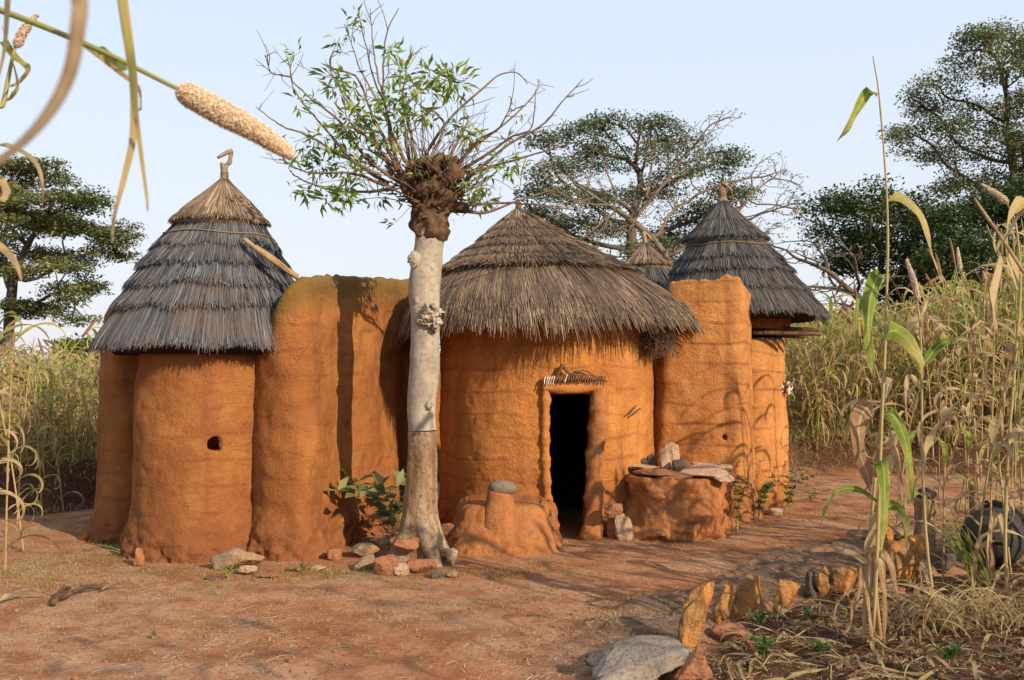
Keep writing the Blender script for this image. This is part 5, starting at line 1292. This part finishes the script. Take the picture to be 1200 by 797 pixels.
leafp(t, [(1186, 450), (1180, 440), (1176, 480), (1174, 530)], 12, Yq, .7, 1)
leafp(t, [(1182, 520), (1190, 500), (1205, 520), (1210, 560)], 10, Yq, .7, 1)
leafp(t, [(1178, 600), (1186, 585), (1196, 575), (1204, 575)], 7, Yq, .75, 1)
leafp(t, [(1178, 640), (1168, 600), (1158, 640), (1160, 690)], 8, Yq, .7, 1)
def near_plant(label, x, y, h, seed, dry, head, nl=8, group=None, mat=MGRAIN2, lw=.04, ll=.55):
    rr = np.random.default_rng(seed); z = gz(x, y); t = plant('millet_plant', label, 'millet', (x, y, z), group)
    ln = rr.normal(0, .10, 2); P = catmull([[x, y, z-.03], [x+ln[0]*h*.4, y+ln[1]*h*.4, z+h*.4], [x+ln[0]*h, y+ln[1]*h, z+h*.8], [x+ln[0]*h*1.5, y+ln[1]*h*1.5, z+h]], 40)
    g = Geo(); tube(g, P, np.linspace(.009, .004, 40)*(1+.25*(np.arange(40) % 7 == 0)), 7, rr.uniform(.1, 1)); g.build('stem', MSTEM, t)
    for q in range(nl):
        f = .10+.82*q/nl; p = P[int(f*39)]; g = Geo()
        blade(g, arch(p, rr.uniform(0, 6.28), ll*rr.uniform(.6, 1.2), rr.uniform(.7, 1.3), rr.uniform(1.8, 3.8), 16, rr.uniform(0, 1.5)), lw*rr.uniform(.6, 1.1), np.clip(dry+max(0, .6-f)*.5+rr.normal(0, .2), 0, 1), twist=rr.uniform(-2, 2), wave=.08); g.build('leaf', MILLET, t)
    if head and seed % 3 == 0:
        d = P[-1]-P[-2]; d /= np.linalg.norm(d); d = d+rr.normal(0, .3, 3); Q_ = catmull([P[-1], P[-1]+d*.1, P[-1]+d*.2], 16); g = Geo(); grain_head(g, Q_, np.interp(np.linspace(0, 1, 16), [0, .1, .6, 1], [.009, .017, .015, .005]), seed, gs=.0045); g.build('seed_head', mat, t)
grp = 'millet clumps right of the black pot'
for q, (px, Yp, h, d, hd) in enumerate([(1050, 9.2, 1.3, .6, False), (1066, 7.6, 1.7, .65, False), (1105, 7.2, 2.0, .6, True), (1140, 6.9, 1.7, .7, False), (1160, 7.1, 2.2, .65, True), (1200, 6.4, 2.2, .6, True), (1130, 8.0, 2.1, .55, True), (1185, 7.6, 2.4, .6, True), (1120, 9.5, 2.2, .35, True), (1150, 8.8, 2.4, .45, True), (1172, 8.0, 2.6, .5, True), (1198, 8.6, 2.9, .3, True), (1165, 10.2, 2.9, .3, True), (1190, 10.6, 3.0, .25, True), (1135, 11.0, 2.5, .4, True), (1100, 11.8, 2.3, .3, False), (1210, 7.4, 2.6, .55, True), (1225, 9.4, 3.0, .3, True), (1245, 8.2, 2.8, .4, True), (1150, 12.4, 2.7, .35, True), (1185, 12.8, 3.0, .2, True)]):
    near_plant('leafy half-dry millet plant rising at the right border behind the black pot', (px-600)/F*Yp, Yp, h, 500+q, d, hd, 12, grp, ll=.65, lw=.055)
for q, (px, Yp, h, d) in enumerate([(-14, 7.0, 2.0, .45), (6, 7.6, 1.9, .35), (28, 8.6, 1.9, .3), (-30, 6.2, 1.8, .6), (50, 10.2, 1.7, .35), (20, 10.0, 1.9, .4), (-5, 9.0, 2.2, .25), (75, 11.0, 1.8, .3), (96, 11.6, 1.7, .4), (-40, 8.0, 2.2, .4)]):
    near_plant('yellowing millet plant standing at the left border in front of the bank', (px-600)/F*Yp, Yp, h, 700+q, d, q % 2 == 0, 14, 'millet plants at the left border')
# dry curled clump
b = Gp(1112, 745); t = plant('dried_millet_clump', 'collapsed clump of curled straw coloured leaves on the soil, lower right', 'millet', b); rr = np.random.default_rng(4)
for q in range(64):
    p = b+np.array([rr.normal(0, .09), rr.normal(0, .10), .0]); g = Geo()
    az = rr.uniform(-.9, 4.0); blade(g, arch(p, az, rr.uniform(.45, 1.0), rr.uniform(.9, 1.6), rr.uniform(2.2, 4.4), 20, rr.uniform(0, 2.5)), rr.uniform(.008, .02), np.clip(rr.normal(.66, .1), 0, 1), twist=rr.uniform(-2, 2), wave=.1); g.build('leaf', MILLET, t)
b = Gp(1175, 740); t = plant('dried_millet_clump', 'second ragged clump of dry grassy leaves at the lower right border', 'millet', b)
for q in range(46):
    p = b+np.array([rr.normal(0, .10), rr.normal(0, .10), .0]); g = Geo()
    blade(g, arch(p, rr.uniform(0, 6.28), rr.uniform(.4, .85), rr.uniform(.9, 1.6), rr.uniform(1.6, 4.0), 18, rr.uniform(0, 2)), rr.uniform(.008, .018), np.clip(rr.normal(.66, .12), 0, 1), twist=rr.uniform(-2, 2), wave=.1); g.build('leaf', MILLET, t)
b = Gp(1148, 690); t = plant('green_grass_clump', 'bright green sword-leaved clump arching left in front of the black pot', 'grass clump', b)
for q in range(22):
    p = b+np.array([rr.normal(0, .04), rr.normal(0, .04), 0]); g = Geo()
    blade(g, arch(p, math.pi+rr.normal(.1, .35), rr.uniform(.5, .85), rr.uniform(1.2, 1.6), rr.uniform(.5, 1.3), 16), rr.uniform(.014, .026), rr.uniform(0, .14), twist=rr.uniform(-1, 1)); g.build('leaf', MILLET, t)
# ---- the drooping heads over the camera, top left
Yh = 1.62
t = plant('millet_plant', 'near millet stem crossing the upper left sky, ending in a fat cream seed head', 'millet', (-1.55, 1.75, gz(-1.55, 1.75)))
P0 = np.array([-1.55, 1.75, gz(-1.55, 1.75)])
P = catmull([P0, P0+[.04, 0, 1.1], P0+[.2, -.02, 2.0], W(-90, -15, 1.70), W(0, 12, 1.66), W(110, 56, Yh), W(212, 106, Yh)], 70)
g = Geo(); tube(g, P, np.r_[np.linspace(.011, .0052, 50), np.linspace(.0052, .0036, 20)], 10, .12); g.build('stem', MSTEM, t)
g = Geo(); Ph = catmull([W(208, 104, Yh), W(250, 127, Yh), W(300, 154, Yh), W(344, 183, Yh)], 40)
grain_head(g, Ph, np.interp(np.linspace(0, 1, 40), [0, .04, .12, .45, .8, .95, 1], [.006, .0150, .0195, .0205, .0150, .0105, .005]), 9, gs=.0017); o = g.build('seed_head', MGRAIN, t)
leafp(t, [(112, 56), (124, 62), (138, 74), (148, 82), (140, 80)], 9, Yh, .1, .4)
leafp(t, [(96, 52), (120, 68), (145, 88), (158, 98), (165, 110), (164, 130), (155, 118)], 6, Yh, .55, .8)
t = plant('millet_plant', 'near millet plant outside the left border, its yellow leaves hanging into the sky', 'millet', (-1.05, 1.45, gz(-1.05, 1.45)))
P0 = np.array([-1.05, 1.45, gz(-1.05, 1.45)])
P = catmull([P0, P0+[.02, 0, 1.2], P0+[.08, 0, 2.2], W(60, -90, 1.45), W(110, -120, 1.46)], 50); g = Geo(); tube(g, P, np.linspace(.010, .004, 50), 8, .3); g.build('stem', MSTEM, t)
leafp(t, [(110, -118), (130, -80), (142, -10), (150, 45), (157, 100), (156, 160), (145, 210), (134, 255), (132, 284)], 11, 1.47, .44, 1.2, n=30)
leafp(t, [(90, -105), (125, -60), (142, 0), (152, 60), (158, 120), (164, 170), (172, 230), (173, 248)], 8, 1.44, .34, 1.2, n=30)
leafp(t, [(60, -88), (45, -30), (20, -40), (10, -10), (5, 60), (-10, 120)], 8, 1.5, .4, 1.4, n=24)
t = plant('millet_plant', 'closest millet plant, blurred tan leaf sweeping down at the top left corner', 'millet', (-.62, .62, gz(-.62, .62)))
P0 = np.array([-.62, .62, gz(-.62, .62)]); P = catmull([P0, P0+[.0, 0, 1.0], P0+[.04, 0, 1.75], P0+[.12, -.02, 2.1]], 40); g = Geo(); tube(g, P, np.linspace(.010, .005, 40), 8, .5); g.build('stem', MSTEM, t)
leafp(t, [(-380, -330), (-120, -260), (30, -120), (88, -20), (90, 40), (78, 95), (48, 145), (0, 190), (-60, 225), (-110, 240)], 18, .62, .68, .9, dys=[0]*10, n=36)
t = plant('millet_plant', 'millet stem with a narrow grey-pink head at the top left border', 'millet', (-1.42, 2.55, gz(-1.42, 2.55)))
P0 = np.array([-1.42, 2.55, gz(-1.42, 2.55)]); Y2 = 2.5
P = catmull([P0, P0+[.0, 0, 1.2], W(-12, 180, Y2), W(4, 120, Y2), W(12, 80, Y2), W(18, 55, Y2)], 50); g = Geo(); tube(g, P, np.linspace(.010, .0035, 50), 8, .4); g.build('stem', MSTEM, t)
g = Geo(); Ph = catmull([W(18, 55, Y2), W(30, 34, Y2), W(44, 17, Y2)], 24); grain_head(g, Ph, np.interp(np.linspace(0, 1, 24), [0, .1, .5, 1], [.006, .0125, .011, .004]), 14, gs=.0025); g.build('seed_head', MGRAIN2, t)
leafp(t, [(15, 60), (4, 48), (18, 66), (30, 76), (33, 84), (22, 96), (8, 103)], 9, Y2, .22, 1.2)
leafp(t, [(4, 120), (14, 112), (20, 95), (2, 30)], 5, Y2, .3, .6)
leafp(t, [(-8, 170), (15, 172), (40, 188), (50, 215), (50, 252)], 6, Y2, .68, 1.2)
leafp(t, [(-14, 200), (2, 212), (8, 224), (0, 236), (-10, 232)], 10, Y2, .62, 1.2)
leafp(t, [(-20, 280), (2, 290), (18, 308), (26, 330)], 9, Y2, .5, 1.2)

# ------------------------------------------------------------------ weeds, shrub
def weed(name, label, cat, px, py, hpx, n, lf_l, seed, lean=(0, 0), Y=None, spread=.5, mat=LF_WEED, rn=(0, 1), stems=4, w=.3, group=None):
    b = Gp(px, py) if Y is None else np.array([(px-600)/F*Y, Y, gz((px-600)/F*Y, Y)]); s = b[1]/F; h = hpx*s; rr = np.random.default_rng(seed)
    t = thing(name, label, cat, tuple(b), group); g = Geo(); gl = Geo()
    for q in range(stems):
        d = np.array([lean[0]+rr.normal(0, spread), rr.normal(0, spread), 1.0]); P = catmull([b-[0, 0, .01], b+d*h*.5*[.6, .6, 1], b+d*h*[1, 1, rr.uniform(.7, 1)]], 10); tube(g, P, np.linspace(.004, .0015, 10), 4, .3)
        k_ = n//stems; f = rr.uniform(2, 9, k_).astype(int); C = P[f]; D = rr.normal(size=(k_, 3)); D[:, 2] = abs(D[:, 2])*.5
        leafcards(gl, C, D, lf_l*rr.uniform(.6, 1.2, k_), lf_l*w*rr.uniform(.7, 1.2, k_), rr.normal(size=(k_, 3))*.5+[0, 0, 1], np.clip(rr.uniform(*rn, k_), 0, 1))
    g.build('stem', MSTEM, t); gl.build('foliage', mat, t)
weed('broad_leaf_shrub', 'broad-leaved green shrub half hidden behind the tree trunk', 'shrub', 468, 0, 96, 110, .19, 1, (-.25, 0), Y=8.8, spread=.45, w=.42, stems=9, mat=LF_MID, rn=(.3, 1))
weed('dry_shrub', 'dried reddish-brown leafy plant at the base of the wall, left of the trunk', 'shrub', 455, 0, 42, 34, .12, 2, (0, 0), Y=8.75, spread=.5, w=.4, stems=5, mat=MILLET, rn=(.85, 1))
weed('weed', 'small green weed at the foot of the wall buttress', 'weed', 353, 672, 16, 40, .035, 3)
weed('weed', 'green sprig beside the upright pale stone at the doorway', 'weed', 741, 614, 26, 90, .04, 4)
weed('weed', 'small green weed in front of the long rock by the left tower', 'weed', 267, 680, 16, 40, .035, 5)
weed('weed', 'thin upright green weed with narrow leaves against the right wall', 'weed', 864, 626, 84, 200, .06, 6, (.12, 0), spread=.08, stems=3)
weed('weed', 'leafy green weed leaning right between the wall and the right tower', 'weed', 888, 610, 58, 260, .07, 7, (.35, 0), spread=.15)
weed('weed', 'taller feathery weed right of the right tower', 'weed', 920, 604, 70, 260, .07, 8, (.35, 0), spread=.15)
weed('weed', 'low spreading green plant on the dark soil near the field bank', 'weed', 950, 590, 26, 60, .06, 9, (.2, 0))
weed('weed', 'small creeping weed by the big grey foreground slab', 'weed', 782, 800, 14, 60, .03, 10)
weed('weed', 'green weed at the foot of the tallest edging stone', 'weed', 895, 782, 30, 110, .05, 11, rn=(0, .5))
weed('weed', 'green creeper between the two orange edging stones', 'weed', 890, 745, 20, 90, .045, 12, rn=(0, .5))
weed('weed', 'small weed beneath the wedge shaped edging stone', 'weed', 945, 735, 14, 60, .04, 13, rn=(.2, .8))
weed('weed', 'low green weed on the soil left of the millet stems', 'weed', 960, 778, 22, 110, .04, 14, rn=(0, .6))
weed('weed', 'low green weed on the soil under the collapsed millet clump', 'weed', 1110, 785, 20, 120, .045, 15, rn=(0, .5))
weed('weed', 'green weed patch at the left of the tower foot in shade', 'weed', 150, 652, 16, 90, .035, 16, rn=(0, .5), spread=1.2)
weed('weed', 'tiny green weed alone in the middle of the red yard', 'weed', 179, 748, 9, 26, .028, 17)
weed('weed', 'small green weed at the tree stones, between trunk and bench', 'weed', 500, 652, 10, 40, .025, 18)
b = W(330, 0, 8.6)

# ------------------------------------------------------------------ ground cover
def inside_bld(x, y):
    if (x-HC[0])**2+(y-HC[1])**2 < 1.25: return True
    if ((x-LC[0])/.68)**2+((y-LC[1])/.78)**2 < 1: return True
    if -2.3 < x < -1.6 and y > 7.95: return True
    if -1.6 < x < 2.7 and y > 10.2: return True
    if abs(x-bC[0]) < .5 and abs(y-8.85) < .7: return True
    if abs(x-cB[0]) < .52 and abs(y-9.72) < .58: return True
    return False
rs = np.random.default_rng(15); g = Geo()
for q in range(13000):
    Yq = 4.6/(1-rs.random()*.60); x = rs.uniform(-.58, .58)*Yq
    if inside_bld(x, Yq) or Yq > bank_y(x): continue
    dn = mn.noise((x*.9, Yq*.9, 20)); soil = x > lineR(Yq)
    if rs.random() > (.95 if soil else .38+.7*dn): continue
    z = gz(x, Yq)+.004; a = rs.uniform(0, math.pi); ln = rs.uniform(.02, .09)*(2.2 if rs.random() < .06 else 1); d = np.array([math.cos(a), math.sin(a), rs.normal(0, .05)])
    p = np.array([x, Yq, z]); P = catmull([p, p+d*ln*.5+[rs.normal(0, .1*ln), rs.normal(0, .1*ln), rs.uniform(0, .005)], p+d*ln], 4)
    blade(g, P, rs.uniform(.0015, .0038), rs.uniform(0, 1), .3, side=(-d[1], d[0], .2))
tag(g.build('straw_litter', STRAW), 'scattered bits of straw on the red yard', 'straw litter', kind='stuff')
g = Geo()
for q in range(620):
    Yq = rs.uniform(4.7, 8.2); x = rs.uniform(0, .62)*Yq
    if x < lineR(Yq)+.12: continue
    p = np.array([x, Yq, gz(x, Yq)+.012]); a = rs.uniform(0, 6.28); ln = rs.uniform(.08, .42); d = np.array([math.cos(a), math.sin(a), 0])
    blade(g, catmull([p, p+d*ln*.4+[0, 0, rs.uniform(.01, .06)], p+d*ln*.8+[rs.normal(0, .05), rs.normal(0, .05), rs.uniform(0, .05)], p+d*ln+[0, 0, rs.uniform(0, .03)]], 10), rs.uniform(.006, .03), np.clip(rs.normal(.68, .14), 0, 1), .3, twist=rs.uniform(-2, 2), wave=.12)
tag(g.build('leaf_litter', MILLET), 'dry curled millet leaves littering the dark soil at the right', 'leaf litter', kind='stuff')
for a, b_, w_, lb in [((0, 713), (62, 704), 16, 'long pale dry husk lying at the lower left border'), ((118, 698), (165, 694), 7, 'pale dry leaf sheath lying on the ground left of centre'), ((240, 762), (308, 770), 0, '')]:
    if not lb: continue
    p, q_ = Gp(*a), Gp(*b_); p[2] += .03; q_[2] += .03; g = Geo(); blade(g, catmull([p, (p+q_)/2+[0, 0, .05], q_], 14), w_*p[1]/F, .66, .5, wave=.1, twist=.6); tag(g.build('dry_husk', MILLET), lb, 'dry leaf')
g = Geo(); 
for a, b_ in [((62, 712), (82, 696)), ((70, 706), (125, 694))]:
    p, q_ = Gp(*a), Gp(*b_); tube(g, catmull([p+[0, 0, .02], (p+q_)/2+[0, 0, .06], q_+[0, 0, .02]], 12), np.linspace(.022, .010, 12), 10, .5, lump=.5, lsc=14)
tag(g.build('fallen_branch', BARK_K), 'short rotten brown branch on the ground at the lower left', 'branch')
# short grass: green and straw tufts
g = Geo(); tot = 0
pat = [(60, 650, 1.3, .9, 700, .35), (20, 690, .9, .5, 800, .5), (30, 670, .6, .5, 600, .45), (250, 672, 1.2, .16, 260, .25), (430, 672, .9, .16, 260, .25), (600, 672, .8, .14, 120, .3), (60, 620, .9, .8, 220, .2), (150, 655, .5, .3, 120, .15), (200, 680, .5, .25, 60, .3), (245, 690, .4, .2, 60, .3), (330, 680, .6, .15, 110, .2), (400, 672, .5, .18, 120, .2), (470, 684, .5, .15, 60, .35),
       (420, 640, .4, .3, 140, .1), (570, 672, .35, .12, 70, .2), (600, 668, .3, .1, 40, .25), (300, 720, 3.2, 1.0, 420, .55), (560, 740, 2.6, 1.2, 380, .58), (800, 640, 2.2, .8, 260, .5), (100, 730, 1.6, 1.0, 260, .6), (660, 640, .3, .1, 20, .3), (780, 640, .6, .15, 40, .4), (440, 715, .9, .35, 110, .5), (150, 700, .8, .3, 60, .3), (320, 735, 1.2, .4, 90, .5), (690, 665, .9, .4, 80, .5), (850, 672, .25, .1, 50, .2), (770, 725, .5, .2, 60, .3),
       (685, 745, .5, .15, 60, .35), (980, 740, .8, .5, 200, .4), (1100, 780, .7, .3, 160, .3), (960, 600, .8, .7, 120, .25), (905, 615, .5, .3, 80, .25), (620, 705, 1.3, .6, 140, .55), (200, 745, 1.2, .6, 120, .5), (480, 760, 1.2, .4, 90, .5), (870, 790, .4, .2, 120, .3), (560, 770, .8, .3, 80, .55)]
for cx, cy, sx, sy, n, dry in pat:
    c = Gp(cx, cy)
    for q in range(n):
        x = c[0]+rs.normal(0, sx*.5); y = c[1]+rs.normal(0, sy*.5)
        if y < 4.3 or inside_bld(x, y): continue
        z = gz(x, y)
        for _ in range(rs.integers(2, 6)):
            blade(g, arch((x+rs.normal(0, .008), y+rs.normal(0, .008), z-.003), rs.uniform(0, 6.28), rs.uniform(.015, .065), rs.uniform(.6, 1.5), rs.uniform(.4, 1.8), 4), rs.uniform(.0025, .006), np.clip(rs.normal(dry+.05, .18), 0, 1))
tag(g.build('short_grass', MILLET), 'sparse short green and straw coloured grass in the yard', 'grass', kind='stuff')
g = Geo()
for q in range(1500):
    Yq = 4.6/(1-rs.random()*.62); x = rs.uniform(-.58, .60)*Yq
    if inside_bld(x, Yq) or (x < lineR(Yq) and mn.noise((x*.8, Yq*.8, 40)) < -.05): continue
    s = rs.uniform(.004, .011)*(1.8 if rs.random() < .05 else 1); blob(g, (x, Yq, gz(x, Yq)+s*.3), (s*1.2, s, s*.8), 1, .2, 1, q % 50, rnd=rs.random())
tag(g.build('pebbles', RK_RED), 'small reddish clods and pebbles over the yard', 'pebbles', kind='stuff')

# millet growing beside the camera, outside the right border; its shadows fall over the yard
for q, (x, y, h) in enumerate([(2.3, 1.9, 3.0), (2.7, 2.4, 3.2), (3.1, 1.5, 3.3), (2.0, 1.0, 3.1), (3.6, 2.6, 3.2), (3.3, 3.3, 3.0), (1.5, .3, 3.2), (2.6, .6, 3.4), (4.2, 3.6, 3.2), (3.9, 1.9, 3.4)]):
    near_plant('tall drying millet plant outside the right border beside the photographer', x, y, h, 900+q, .5, True, 11, 'millet outside the right border')

rs = np.random.default_rng(321); c = 0
while c < 34:
    y = rs.uniform(3.6, 11.5); x = rs.uniform(.555, .95)*y+.3
    if x > 8.5: continue
    c += 1; o = bpy.data.objects.new('millet_stalk', meshes[rs.integers(0, 16)]); COL.objects.link(o); h = rs.uniform(2.3, 3.0)
    o.location = (x, y, gz(x, y)-.03); o.rotation_euler = (0, 0, rs.uniform(0, 6.28)); o.scale = (1.5, 1.5, h)
    tag(o, 'drying millet stalk in the field just beyond the right border', 'millet', 'millet beyond the right border')
